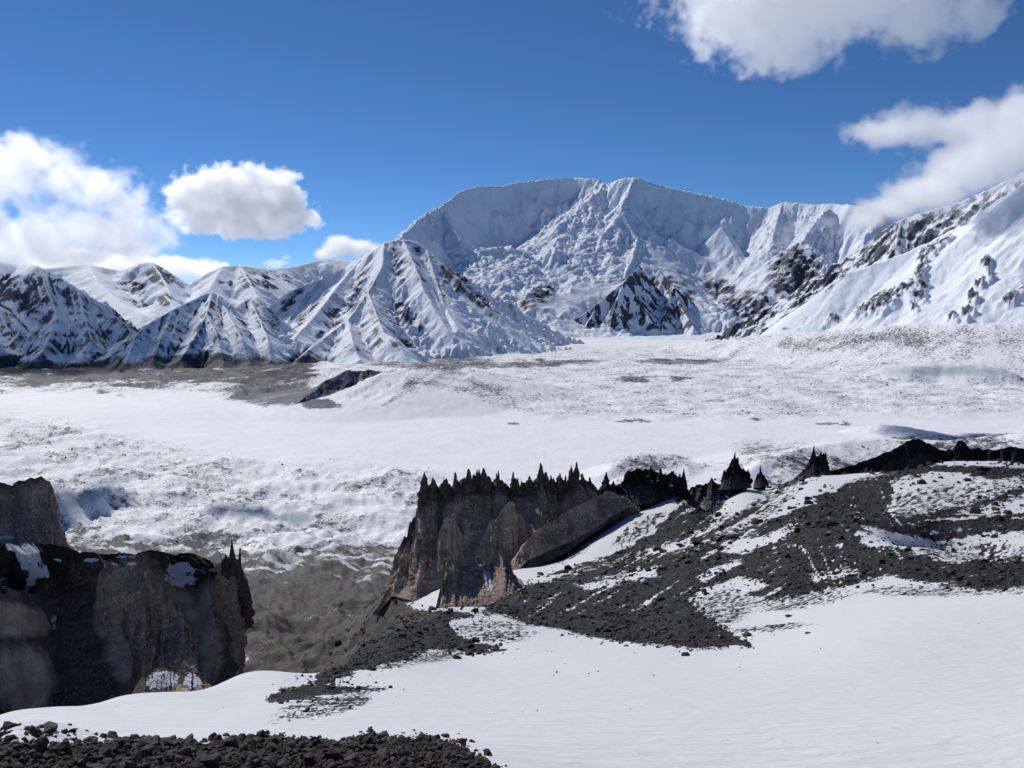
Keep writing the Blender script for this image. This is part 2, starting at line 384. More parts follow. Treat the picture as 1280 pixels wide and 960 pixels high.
def back_rock(rock, px, py, nz, X, Y, H, G):
    z = blobs(px, py, [(200, 342, 22, 16, -30), (160, 358, 24, 7, 0), (170, 385, 22, 12, -20), (300, 350, 30, 12, 0), (206, 374, 10, 10, 0), (345, 350, 20, 14, 0)])
    n = fbm(X / 120, Y / 120, 4, 79)
    return np.clip(ss(.2, .9, z) * ss(.10, .26, (1 - nz) + .12 * n), 0, 1)
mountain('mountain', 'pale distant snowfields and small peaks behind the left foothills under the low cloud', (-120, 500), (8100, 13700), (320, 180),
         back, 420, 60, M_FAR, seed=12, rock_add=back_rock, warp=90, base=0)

# the right hand mountain: a rocky rib in front of the massif and a smooth snow face nearer
rib = [
    ([(900, 432, 8700), (921, 415, 8600), (950, 396, 8550), (987, 371, 8500), (1015, 352, 8450), (1040, 335, 8400), (1077, 309, 8300), (1100, 290, 8250), (1126, 274, 8200), (1165, 262, 8150), (1205, 250, 8100), (1240, 234, 8050), (1282, 213, 8000), (1400, 160, 7800), (1500, 130, 7700)], 1.1, 600, .6),
    ([(1077, 309, 8300), (1060, 345, 7800), (1040, 375, 7400), (1010, 400, 7100), (985, 413, 6900)], 1.1, 300, .6),
    ([(987, 371, 8500), (975, 395, 8000), (960, 412, 7700)], 1.1, 300, .6),
    ([(1126, 274, 8200), (1120, 305, 7800), (1100, 335, 7500)], 1.0, 300, .6),
]
def rib_rock(rock, px, py, nz, X, Y, H, G):
    n = fbm(X / 70, Y / 70, 4, 83)
    return ss(.16, .40, (1 - nz) + .26 * n + .08 * G) * (.55 + .45 * ss(1250, 1050, px))
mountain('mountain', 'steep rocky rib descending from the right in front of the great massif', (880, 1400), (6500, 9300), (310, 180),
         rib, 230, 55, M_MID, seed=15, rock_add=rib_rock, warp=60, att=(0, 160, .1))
face = [
    ([(988, 420, 6550), (999, 411, 6600), (1010, 390, 6650), (1025, 369, 6680), (1040, 353, 6700), (1062, 341, 6730), (1090, 331, 6760), (1119, 320, 6800), (1160, 303, 6820), (1194, 285, 6850), (1235, 258, 6880), (1280, 229, 6900), (1400, 170, 7000), (1500, 130, 7000)], .85, 900, .66),
]
CROPS = [(1178, 307, 16, 4, 35), (1163, 316, 10, 5, 35), (1152, 328, 7, 12, 0), (1150, 345, 6, 14, 0), (1146, 360, 14, 5, -10), (1128, 366, 22, 5, 12), (1102, 380, 30, 10, 25), (1078, 393, 16, 6, 30), (1145, 374, 12, 7, 0), (1142, 388, 6, 4, 0),
         (1232, 333, 6, 9, 0), (1236, 346, 5, 8, 0), (1224, 357, 9, 4, 0), (1216, 378, 7, 12, 15), (1208, 394, 11, 7, 20), (1262, 376, 16, 5, 20), (1280, 366, 12, 5, 20), (1040, 402, 10, 3, 20), (1190, 400, 8, 3, 0), (1320, 350, 26, 12, 20)]
def crop_mask(X, Y, px, py):
    wx = px + 9 * fbm(X / 130, Y / 130, 4, 98, .6) + 5 * fbm(X / 35, Y / 35, 3, 99, .6); wy = py + 8 * fbm(X / 130, Y / 130, 4, 97, .6) + 5 * fbm(X / 40, Y / 40, 3, 95, .6)
    return blobs(wx, wy, CROPS)
def face_extra(X, Y, H, px, py):
    m = ss(.1, .9, crop_mask(X, Y, px, py)); r = fbm(X / 60, Y / 60, 5, 90, .6, True)
    return H + m * (22 + 40 * r) + 9 * fbm(X / 300, Y / 500, 5, 92) + 4.0 * fbm(X / 60, Y / 60, 3, 93)
def face_rock(rock, px, py, nz, X, Y, H, G):
    n = fbm(X / 40, Y / 40, 5, 94, .6)
    e = ss(1.0, .0, np.abs(py - np.interp(px, [1000, 1025, 1062, 1119, 1194, 1280], [411, 369, 341, 320, 285, 229])) / 4) * ss(.0, .4, fbm(X / 90, Y / 90, 3, 96) + .1)
    return np.clip(ss(.1, .8, crop_mask(X, Y, px, py) + .8 * n - .36) + .7 * e, 0, 1) * .93
mountain('mountain', 'broad smooth snow face sloping down from the right edge with a few dark outcrops', (870, 1400), (4900, 7600), (300, 190),
         face, 320, 16, M_MID, seed=18, rock_add=face_rock, extra=face_extra, warp=60, att=(0, 400, .0))

# ------------------------------------------------------------------ glacier and valley floor
d = np.concatenate([np.geomspace(760, 7000, 265), np.geomspace(7000, 16500, 40)[1:]])
X, Y, A, D = polar(-150, 1430, 640, d)
px0, py0 = project(X, Y, np.zeros_like(X))
rough_edge = np.interp(px0, [-200, 0, 120, 230, 330, 480, 620, 720, 1000, 1280, 1500], [505, 512, 530, 555, 573, 580, 597, 600, 560, 540, 535])
m_near = ss(-14, 22, py0 - rough_edge + 9 * fbm(X / 120, Y / 120, 3, 30))
top_edge = np.interp(px0, [-200, 0, 330, 420, 500, 640, 800, 1000, 1280, 1500], [492, 492, 498, 508, 512, 520, 530, 528, 520, 520])
m_top = ss(0, 1, (top_edge - py0) / 14 + .8 * fbm(X / 260, Y / 420, 3, 31)) * ss(422, 436, py0)
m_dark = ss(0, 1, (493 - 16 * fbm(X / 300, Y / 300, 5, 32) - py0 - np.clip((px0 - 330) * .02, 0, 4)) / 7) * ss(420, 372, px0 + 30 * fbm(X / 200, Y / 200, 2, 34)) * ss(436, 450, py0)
H = 14 * fbm(X / 900, Y / 900, 3, 33) - 6
hum = fbm(X / 44, Y / 50, 5, 35, .58, True)
hum2 = fbm(X / 210, Y / 160, 4, 36, .5)
H += m_dark * (16 * hum2 + 9 * fbm(X / 120, Y / 100, 4, 51, .55, True)) + m_near * (10 * hum + 24 * hum2 + 12 * fbm(X / 260 + Y / 700, Y / 120, 4, 52, .55, True)) + m_top * (11 * fbm(X / 130, Y / 130, 5, 37, .55, True) + 8 * hum2) + 1.6 * fbm(X / 40, Y / 40, 3, 38) * (1 - m_near) * .5
moraines = [
    ([(830, 432, 6900), (870, 427, 6600), (930, 420, 6250), (1000, 415, 5900), (1080, 408, 5600), (1150, 405, 5400), (1250, 403, 5200), (1420, 402, 5100)], .62, 250, .30),
    ([(478, 471, 3050), (505, 464, 3200), (540, 461, 3350), (585, 467, 3500), (620, 474, 3600), (650, 482, 3700)], .30, 200, .16),
    ([(540, 461, 3350), (520, 480, 3050), (490, 498, 2850), (468, 512, 2780)], .34, 60, .2),
    ([(585, 467, 3500), (570, 482, 3200), (545, 500, 2950)], .34, 60, .2),
    ([(505, 464, 3200), (480, 485, 2950), (450, 505, 2820)], .34, 60, .2),
    ([(560, 420, 8000), (600, 428, 7500), (650, 432, 7200), (690, 428, 7600)], .2, 200, .1),
    ([(760, 590, 1640), (790, 574, 1700), (820, 568, 1720), (850, 578, 1680), (862, 592, 1640)], .5, 40, .3),
    ([(930, 592, 1600), (965, 572, 1700), (1000, 562, 1780), (1050, 552, 1850), (1100, 548, 1900), (1180, 552, 1880), (1290, 540, 1900), (1420, 536, 1900)], .34, 60, .22),
    ([(1100, 530, 2460), (1120, 532, 2420), (1145, 535, 2390)], .3, 50, .3),
    ([(1110, 454, 4400), (1140, 457, 4300), (1180, 454, 4350), (1230, 456, 4300), (1255, 460, 4300)], .8, 20, .5),
    ([(60, 612, 1430), (90, 609, 1480), (150, 604, 1540)], 1.3, 20, 1.1),
    ([(262, 629, 1370), (290, 626, 1390), (325, 630, 1380)], .8, 20, .7),
]
MH, MD = skeleton(X + 12 * fbm(X / 60, Y / 60, 3, 39), Y + 12 * fbm(X / 60, Y / 60, 3, 40), moraines, -400)
up = MH > H; H = np.where(up, MH + 2.5 * hum * ss(0, 30, MH - H) + 4 * hum2 * ss(0, 40, MH - H), H)
px, py = project(X, Y, H)
n1 = fbm(X / 150, Y / 150, 4, 42)
rock = m_near * (.20 + .30 * ss(.0, .6, hum) * ss(-.3, .4, n1)) + m_top * (.32 + .25 * n1) + .06
rock = np.maximum(rock, m_dark * (.50 + .38 * ss(482, 470, py) + 1.1 * fbm(X / 260, Y / 120, 5, 43, .6)))
wx_ = px + 22 * fbm(X / 90, Y / 220, 4, 44, .6); wy_ = py + 5 * fbm(X / 60, Y / 200, 4, 45, .6)
L = lambda lst, k: ss(.05, .9, blobs(wx_, wy_, lst)) * k
rock = np.maximum(rock, L([(660, 455, 110, 5, 2), (850, 452, 70, 4, 0), (540, 452, 90, 12, 0), (600, 425, 60, 22, 10), (640, 418, 60, 12, 0)], .62 + .3 * n1))
rock = np.maximum(rock, L([(795, 474, 26, 5, 0), (850, 473, 18, 4, 0)], .66))
rock = np.maximum(rock, L([(545, 478, 50, 10, -12), (600, 482, 40, 7, -15), (505, 490, 30, 8, 35)], .5 + .4 * n1))
rock = np.maximum(rock, L([(340, 490, 60, 18, 0), (400, 505, 30, 6, 0)], .75 + .4 * n1))
rock = np.maximum(rock, L([(1110, 425, 170, 14, 3)], .5 + .25 * n1))
rock = np.maximum(rock, L([(810, 580, 60, 16, 0), (1000, 575, 90, 22, -12), (1190, 553, 110, 12, 0)], .5 + .3 * n1))
rock = np.maximum(rock, L([(790, 527, 26, 3, 0), (945, 523, 16, 3, 0), (1040, 530, 22, 2, 0), (640, 529, 10, 2, 0)], .6))
edge = ss(-6, 18, py - np.interp(px, [0, 60, 110, 200, 290, 360, 480, 600], [690, 668, 652, 660, 655, 668, 668, 700]) + 12 * n1) * ss(560, 500, px)
rock = np.maximum(rock, edge * (.56 + .55 * n1))
ice_and_shade = L([(110, 618, 42, 11, 25), (75, 615, 16, 10, 0), (295, 638, 36, 7, 0), (370, 648, 24, 8, 0)], 1.0)
ice_and_shade = np.maximum(ice_and_shade, L([(1180, 463, 75, 7, 0)], .75))  # shade inside a pit, painted with the same tint as the bare ice
rock = rock * (1 - .7 * ice_and_shade)
tag(grid_mesh('glacier', X, Y, H, M_GLAC, {'rock': rock, 'ice_and_shade': ice_and_shade, 'cloud_shade': m_dark * (.35 + .65 * ss(488, 478, py + 7 * n1))}), 'wide snow covered glacier with grey debris crossing the valley from edge to edge', kind='structure')

# dark hill that rises out of the glacier
def hill():
    X, Y, A, D = polar(340, 520, 180, np.linspace(2600, 3500, 150))
    H, DM = skeleton(X + 14 * fbm(X / 50, Y / 50, 4, 60), Y + 14 * fbm(X / 50, Y / 50, 4, 61), [
        ([(368, 508, 2830), (385, 494, 2880), (405, 478, 2950), (432, 464, 3030), (450, 463, 3100), (480, 466, 3200)], .95, 70, .35),
        ([(450, 463, 3100), (455, 478, 2990), (440, 492, 2900), (425, 504, 2830)], .8, 60, .35)], -40)
    H += 5 * fbm(X / 35, Y / 35, 5, 62, .55, True) * ss(0, 40, DM + 10)
    px, py = project(X, Y, H)
    rock = .85 + .5 * fbm(X / 40, Y / 20, 3, 63) - .9 * ss(470, 500, px + (py - 480) * .9)
    tag(grid_mesh('hill', X, Y, H, M_MID, {'rock': rock}), 'small dark rocky hill rising from the glacier below the pyramid peak', kind='structure')
hill()

tag(grid_mesh('valley_floor', *[np.array(a, float) for a in ([[-40000, 40000], [-40000, 40000]], [[-5000, -5000], [60000, 60000]], [[-75, -75], [-75, -75]])], M_GLAC, {'rock': np.full((2, 2), .3), 'ice_and_shade': np.zeros((2, 2)), 'cloud_shade': np.zeros((2, 2))}),
    'snowy ground that carries on beyond the glacier to the horizon', kind='structure')
print('far done', round(time.time() - T0, 1))
def glacier_rocks():
    rs = np.random.RandomState(5)
    w = (m_near * .7 + m_top * .5 + .02) * (rock > .12) * (D < 5200) * ss(-.25, .5, n1 + .3 * hum) * (px > -20) * (px < 1300) * (py > 425)
    w = w[:-1, :-1].ravel(); k = rs.choice(len(w), 7000, p=w / w.sum()); nc = X.shape[1] - 1; i, j = k // nc, k % nc; f = rs.rand(len(k)); g = rs.rand(len(k))
    q = lambda a: a[i, j] * (1 - f) * (1 - g) + a[i + 1, j] * f * (1 - g) + a[i, j + 1] * (1 - f) * g + a[i + 1, j + 1] * f * g
    x, y, z, dd = q(X), q(Y), q(H), q(D); s = np.clip(rs.lognormal(math.log(1.0), .5, len(k)), .5, 3.4) * (dd / 1500) ** .8
    ico = np.array([(0, 0, .9), (.9, .1, .1), (.2, .8, .0), (-.8, .3, .1), (-.5, -.7, 0), (.5, -.8, .1), (0, 0, -.6)]); F = np.array([(0, 1, 2), (0, 2, 3), (0, 3, 4), (0, 4, 5), (0, 5, 1), (6, 2, 1), (6, 3, 2), (6, 4, 3), (6, 5, 4), (6, 1, 5)])
    V = ico[None] * s[:, None, None] * rs.uniform(.6, 1.4, (len(k), 7, 1)) * [1, 1, .8] + np.stack([x, y, z], -1)[:, None]
    m_, t, b = new_mat('glacier_boulder'); b.inputs['Base Color'].default_value = (.07, .068, .075, 1); b.inputs['Roughness'].default_value = .9
    tag(mesh_from('glacier_rubble', V.reshape(-1, 3), (F[None] + (np.arange(len(k)) * 7)[:, None, None]).reshape(-1, 3), m_, smooth=False), 'tiny dark boulders strewn over the rough parts of the glacier', kind='stuff')
glacier_rocks()
# ------------------------------------------------------------------ the near slope: one ground sheet fitted through measured points
VIS = [  # (px, py, distance)
    (-250, 985, 9), (-250, 925, 17), (-250, 905, 30), (0, 960, 11.5), (0, 925, 16.5), (0, 898, 36), (150, 960, 11.5), (150, 926, 16.5), (150, 876, 44), (300, 960, 11.8), (300, 926, 17), (300, 854, 60),
    (430, 960, 12.5), (430, 924, 18), (430, 858, 48), (430, 836, 80), (560, 955, 14), (560, 924, 19), (560, 860, 46), (560, 818, 105), (660, 960, 15), (640, 900, 26), (640, 850, 55), (640, 808, 110),
    (800, 960, 16), (800, 890, 30), (800, 840, 60), (780, 806, 105), (935, 960, 17), (935, 880, 34), (935, 810, 90), (1080, 960, 17.5), (1080, 870, 38), (1080, 800, 70), (1050, 745, 135),
    (1280, 960, 18), (1280, 860, 42), (1280, 790, 70), (1280, 736, 105), (1500, 960, 18), (1500, 860, 42), (1500, 720, 110),
    (440, 823, 118), (480, 800, 165), (520, 788, 200), (560, 772, 235), (620, 752, 265), (700, 770, 190), (800, 770, 170), (880, 770, 140), (960, 752, 150),
    (640, 735, 300), (700, 722, 330), (760, 705, 340), (700, 745, 250), (830, 740, 230), (830, 690, 350), (860, 680, 360), (900, 720, 230), (980, 700, 240), (1000, 720, 180),
    (900, 655, 400), (960, 620, 480), (1000, 598, 530), (960, 672, 320), (1040, 652, 290), (1040, 700, 210), (1100, 668, 260), (1170, 694, 235), (1280, 700, 235), (1200, 715, 160), (1100, 715, 165), (1280, 712, 160),
    (1100, 645, 350), (1150, 660, 310), (1220, 655, 340), (1280, 650, 350), (1500, 640, 350), (1100, 610, 440), (1200, 612, 430), (1280, 600, 450), (1500, 590, 450), (1080, 593, 530), (1180, 586, 545), (1280, 584, 545), (1500, 575, 545),
    (500, 735, 430), (520, 752, 395), (545, 728, 430), (600, 772, 262), (640, 712, 400), (700, 700, 420), (740, 672, 450), (790, 640, 480), (850, 618, 500), (820, 660, 430), (770, 700, 370), (880, 640, 470), (930, 612, 505),
    (300, 845, 430), (300, 780, 540), (330, 720, 820), (300, 696, 1050), (450, 700, 980), (400, 760, 640), (460, 765, 520), (350, 810, 480), (420, 812, 430), (400, 700, 1000), (470, 745, 620), (200, 694, 1100), (60, 690, 1100),
]
VIS += [(-250, 914, 23), (0, 912, 24), (0, 902, 30), (150, 904, 24), (150, 886, 34), (300, 897, 26), (300, 870, 42), (430, 886, 30), (430, 868, 40)]
HID = [  # (px, distance, height): ground the eye does not reach
    (-250, 45, 322), (-250, 90, 270), (-250, 220, 130), (-250, 400, 110), (-250, 700, 60), (-250, 1300, -30), (0, 60, 309), (0, 110, 250), (0, 220, 130), (0, 350, 105), (0, 600, 60), (0, 1300, -30), (150, 80, 292), (150, 130, 240), (150, 230, 140), (150, 350, 105), (150, 600, 60),
    (300, 90, 292), (300, 160, 235), (300, 260, 165), (300, 350, 150), (430, 160, 270), (430, 260, 205), (430, 350, 180), (520, 260, 235), (520, 330, 212), (560, 290, 240), (600, 320, 232),
    (550, 520, 150), (650, 540, 160), (750, 570, 165), (850, 580, 185), (600, 750, 60), (750, 750, 60), (550, 1300, -30), (800, 1300, -30), (950, 620, 190), (1050, 640, 195), (1180, 600, 215), (1350, 600, 215), (1050, 700, 160), (1180, 680, 190), (1350, 680, 190), (1500, 680, 190),
    (950, 850, 40), (1180, 850, 40), (1500, 850, 40), (1000, 1300, -30), (1300, 1300, -30), (1500, 1300, -30), (300, 1300, -30), (1180, 270, 265), (1100, 400, 255),
    (-250, 3, 346.2), (-250, 6, 344.6), (-250, 9, 343.3),
    (0, 3, 346.2), (0, 6, 344.6), (0, 9, 343.3),
    (320, 3, 346.2), (320, 6, 344.6), (320, 9, 343.3),
    (640, 3, 346.2), (640, 6, 344.6), (640, 9, 343.3),
    (960, 3, 346.2), (960, 6, 344.6), (960, 9, 343.3),
    (1280, 3, 346.2), (1280, 6, 344.6), (1280, 9, 343.3),
    (1500, 3, 346.2), (1500, 6, 344.6), (1500, 9, 343.3),
]
def _k(r2): return np.where(r2 > 1e-12, r2 * np.log(r2 + 1e-12), 0)
def tps():
    c = math.cos(PITCH); U, V, Q = [], [], []
    for px, py, d in VIS:
        p = P(px, py, d); U.append(math.atan2(p[0], p[1])); V.append(math.log(d)); Q.append((p[2] - EYE) / d)
    for px, d, z in HID:
        U.append(math.atan2(px - 640, FPX * c)); V.append(math.log(d)); Q.append((z - EYE) / d)
    U = np.array(U) * 3.2; V = np.array(V) * .9; Q = np.array(Q); n = len(U)
    K = _k((U[:, None] - U) ** 2 + (V[:, None] - V) ** 2) + np.eye(n) * 2e-4
    Pm = np.stack([np.ones(n), U, V], 1)
    A = np.block([[K, Pm], [Pm.T, np.zeros((3, 3))]]); sol = np.linalg.solve(A, np.concatenate([Q, np.zeros(3)]))
    def f(A_, D_):
        u = A_ * 3.2; v = np.log(D_) * .9; q = sol[n] + sol[n + 1] * u + sol[n + 2] * v
        for i in range(n): q = q + sol[i] * _k((u - U[i]) ** 2 + (v - V[i]) ** 2)
        return EYE + q * D_
    return f
near_height = tps()

# where the loose rock lies bare of snow (outlines measured on the photograph)
RUBBLE = [
    [(-300, 1000), (-300, 922), (0, 924), (60, 930), (150, 926), (250, 930), (330, 922), (420, 928), (480, 922), (560, 925), (580, 934), (600, 948), (622, 962), (640, 1000)],
    [(326, 876), (345, 862), (380, 856), (405, 853), (430, 858), (470, 858), (512, 862), (470, 863), (430, 866), (395, 872), (350, 878)],
    [(392, 862), (398, 826), (440, 800), (478, 780), (505, 768), (556, 762), (600, 768), (640, 735), (700, 722), (760, 706), (800, 690), (840, 690), (880, 676), (930, 684), (975, 668), (1010, 652), (1050, 645), (1085, 662), (1130, 688),
     (1170, 697), (1290, 700), (1500, 700), (1500, 735), (1290, 735), (1230, 738), (1150, 728), (1110, 720), (1060, 732), (1010, 745), (960, 750), (930, 740), (880, 738), (860, 752), (890, 775), (930, 800), (940, 808), (870, 812), (810, 806), (760, 800), (700, 790), (650, 780), (600, 785), (590, 800), (640, 812), (600, 818), (540, 812), (500, 826), (455, 838), (420, 850)],
    [(430, 812), (455, 770), (476, 748), (492, 742), (500, 756), (540, 764), (560, 770), (500, 790)],
    [(870, 676), (905, 668), (950, 652), (990, 640), (1020, 622), (1060, 605), (1100, 590), (1160, 580), (1290, 585), (1290, 572), (1500, 560), (1500, 588), (1240, 600), (1180, 590), (1110, 602), (1120, 615), (1105, 640), (1140, 645), (1210, 630), (1290, 605), (1500, 600), (1500, 625), (1290, 622), (1190, 642), (1290, 642), (1500, 640), (1500, 668), (1290, 668), (1220, 668), (1180, 678), (1140, 672), (1060, 655), (1000, 655), (930, 680)],
    [(975, 612), (1010, 600), (1040, 590), (1080, 578), (1180, 570), (1290, 573), (1290, 560), (960, 560), (985, 590), (940, 604)],
    [(800, 690), (760, 706), (700, 720), (650, 722), (700, 712), (760, 694), (800, 674), (830, 655), (850, 622), (880, 610), (915, 610), (900, 640), (880, 662), (845, 680)],
    [(850, 680), (900, 656), (935, 636), (990, 612), (1000, 606), (960, 636), (900, 666), (870, 678)],
]
SNOWY = [
    [(638, 712), (662, 695), (719, 672), (756, 650), (779, 631), (812, 628), (850, 617), (843, 628), (812, 660), (775, 683), (737, 698), (685, 715), (662, 721)],
    [(715, 732), (760, 722), (800, 712), (830, 708), (822, 718), (780, 728), (740, 736)],
    [(880, 735), (930, 722), (960, 730), (900, 748), (870, 760), (862, 748)],
    [(560, 775), (620, 768), (660, 780), (720, 792), (700, 800), (640, 806), (590, 800), (570, 790)],
    [(1070, 664), (1100, 670), (1125, 682), (1090, 684), (1075, 674)],
    [(900, 690), (925, 676), (985, 668), (970, 678), (935, 690)],
    [(925, 668), (960, 655), (930, 672)], [(1010, 722), (1060, 712), (1080, 714), (1020, 727)],
    [(866, 724), (915, 700), (930, 700), (880, 726)], [(1160, 698), (1210, 695), (1290, 690), (1290, 697), (1200, 703)],
]
dn = np.concatenate([np.geomspace(2.5, 9, 12), np.geomspace(9, 60, 130)[1:], np.geomspace(60, 620, 340)[1:], np.geomspace(620, 1500, 50)[1:]])
X, Y, A, D = polar(-150, 1430, 620, dn)
H = near_height(A, D)
px, py = project(X, Y, H)
LD = np.log(D)
wob = 8 * fbm(A * 38, LD * 22, 4, 101); wob2 = 6 * fbm(A * 110, LD * 60, 4, 102)
bare = np.zeros(X.shape)
def soft(poly, px, py, k=(0, 2.5, -2.5)):
    return sum(inside(px, py + j, poly).astype(float) for j in k) / len(k)
qx, qy = px + 1.6 * wob, py + wob * .55 + wob2 * .5
for pl in RUBBLE: bare = np.maximum(bare, soft(pl, qx, qy))
for pl in SNOWY: bare = bare * (1 - .92 * soft(pl, qx, qy))
seen_gorge = ss(395, 440, D) * ss(560, 480, px + .35 * (py - 740))
gorge = np.maximum(seen_gorge, ss(140, 200, D) * ss(500, 440, px))
gorge = np.maximum(gorge, .8 * inside(qx, qy, [(430, 812), (455, 770), (476, 748), (492, 742), (500, 756), (540, 764), (555, 770), (500, 786)]))
fr = fbm(A * 90, LD * 50, 4, 103)
fleck = fbm(A * 190, LD * 90, 4, 104, .6)
rock = bare * (.76 + .42 * fr + .2 * fleck) + (1 - bare) * (.03 + .0 * fr)
# thin snow over stones beside the bare ground, on the upper right slope and along the band edges
spk = np.zeros(X.shape)
for cx, cy_, rx, ry, an in [(1180, 625, 140, 26, 8), (1230, 690, 120, 16, 0), (960, 630, 60, 18, 30), (900, 665, 60, 22, 28), (620, 790, 70, 18, 0), (900, 760, 60, 30, 10), (1000, 750, 90, 14, 8), (1180, 738, 140, 10, 0), (760, 718, 60, 12, 10), (520, 825, 100, 9, 8),
                            (720, 690, 40, 8, 30), (800, 660, 50, 12, 32), (960, 785, 70, 6, 4), (400, 885, 90, 16, 12), (1100, 600, 60, 12, 10)]:
    spk = np.maximum(spk, blobs(px + wob, py + .6 * wob2, [(cx, cy_, rx, ry, an)]))
rock = np.maximum(rock, ss(.1, 1, spk) * (.47 + .55 * fleck) * (1 - ss(.8, 1, bare)))
sa = R(27) * ss(1130, 980, px) + R(4); su = px * np.cos(sa) - py * np.sin(sa); sv = px * np.sin(sa) + py * np.cos(sa)
streak = ss(.12, .42, fbm(su / 120, sv / 8, 4, 120, .6)) * ss(560, 640, px) * ss(580, 600, py) * ss(795, 750, py)
rock -= bare * streak * (.42 + .35 * fleck)
brown = gorge * (.72 - .22 * ss(700, 1000, D) + .55 * fbm(X / 60, Y / 30, 5, 105))
rock = np.maximum(rock, brown)
rock[(D < 500) & (px > 600) & (bare < .1) & (spk < .05)] *= .3
rubble = np.clip(bare, 0, 1)
H = H + rubble * (D * .0030 * fbm(A * 120, LD * 75, 4, 106) + .05 * fbm(X / .5, Y / .5, 2, 107)) + gorge * (13 * gullies(X, Y, .25 + .3 * fbm(X / 200, Y / 200, 2, 116), -.5 + .5 * fbm(X / 160, Y / 160, 2, 117), 85, 5, 3, .6) + 6 * fbm(X / 110, Y / 90, 4, 108) + 1.6 * fbm(X / 12, Y / 10, 4, 109, .55, True)) * ss(150, 300, D)
H = H + ss(760, 1000, D) * 14 * fbm(X / 60, Y / 90, 4, 115)
snw = (1 - rubble) * (1 - gorge)
H = H + snw * (.05 * fbm(X / 4, Y / 6, 3, 110) + .0014 * D * fbm(A * 9, LD * 8, 3, 111))
H = H + ss(120, 200, D) * .9 * fbm(X / 14, Y / 10, 4, 112) * (1 - .6 * snw)

def near_material():
    m, t, b = new_mat('snow_slope_and_moraine'); n = N(t)
    pos = n('ShaderNodeNewGeometry').outputs['Position']
    dist = n('ShaderNodeVectorMath', {0: pos, 1: (0, 0, EYE)}, operation='DISTANCE').outputs['Value']
    fine = n.noise(pos, 1.3, 8, .7); mid_ = n.noise(pos, .16, 6, .6); big = n.noise(pos, .03, 5, .6)
    v = n.math('ADD', n.attr('rock'), n.math('MULTIPLY', n.math('SUBTRACT', fine, .5), .75))
    v = n.math('ADD', v, n.math('MULTIPLY', n.math('SUBTRACT', mid_, .5), .45))
    f = n.step(v, .44, .56)
    stone = n.mix(n.step(mid_, .35, .65), (.020, .016, .015), (.042, .033, .029))
    stone = n.mix(n.step(fine, .4, .7), stone, (.045, .042, .042))
    stone = n.mix(n.step(big, .42, .62), stone, n.mix(n.step(fine, .35, .65), (.024, .016, .018), (.042, .031, .031)))
    stone = n.mix(n.step(n.noise(pos, .021, 3, .5), .5, .6), stone, n.mix(n.step(fine, .35, .65), (.018, .019, .016), (.036, .036, .03)))
    silt = n.mix(n.step(mid_, .3, .7), (.048, .041, .034), (.135, .118, .098))
    silt = n.mix(n.step(big, .45, .7), silt, (.075, .075, .058)); silt = n.mix(n.step(fine, .5, .72), silt, (.06, .058, .055))
    vor = n('ShaderNodeTexVoronoi', {'Vector': pos, 'Scale': .75, 'Randomness': 1.}); vd = vor.outputs['Distance']
    vc = n('ShaderNodeSeparateColor', {0: vor.outputs['Color']}).outputs[0]
    stone = n.mix(n.math('MULTIPLY', n.step(vc, .2, .9), .5), stone, (.07, .06, .054)); stone = n.mix(n.step(vd, .30, .65), stone, (.008, .008, .009))
    stone = n.mix(n.attr('gorge'), stone, silt)
    c = n.mix(f, (.655, .662, .675), stone)
    t.links.new(c, b.inputs['Base Color']); b.inputs['Roughness'].default_value = .7; b.inputs['Specular IOR Level'].default_value = .25
    h = n.math('MULTIPLY', n.math('ADD', n.math('SUBTRACT', fine, n.math('MULTIPLY', vd, n.math('MULTIPLY', n.math('SUBTRACT', 1., n.attr('gorge')), 1.2))), n.math('MULTIPLY', mid_, 2.)), n.math('ADD', n.math('MULTIPLY', f, .9), .03))
    wind = n.noise(n('ShaderNodeMapping', {'Vector': pos, 'Scale': (.55, 1.6, 1), 'Rotation': (0, 0, .5)}).outputs[0], .9, 6, .6, .8)
    h = n.math('ADD', h, n.math('MULTIPLY', wind, .22))
    bp = n('ShaderNodeBump', {'Strength': .9, 'Distance': 1.0, 'Height': h}); t.links.new(bp.outputs[0], b.inputs['Normal'])
    return m
M_NEAR = near_material()
tag(grid_mesh('ground', X, Y, H, M_NEAR, {'rock': rock, 'gorge': gorge}), 'snow slope and dark stony moraine falling away from the viewer to the gorge and glacier', kind='structure')
NEAR = (X, Y, H, bare, D, A)
print('near', round(time.time() - T0, 1))

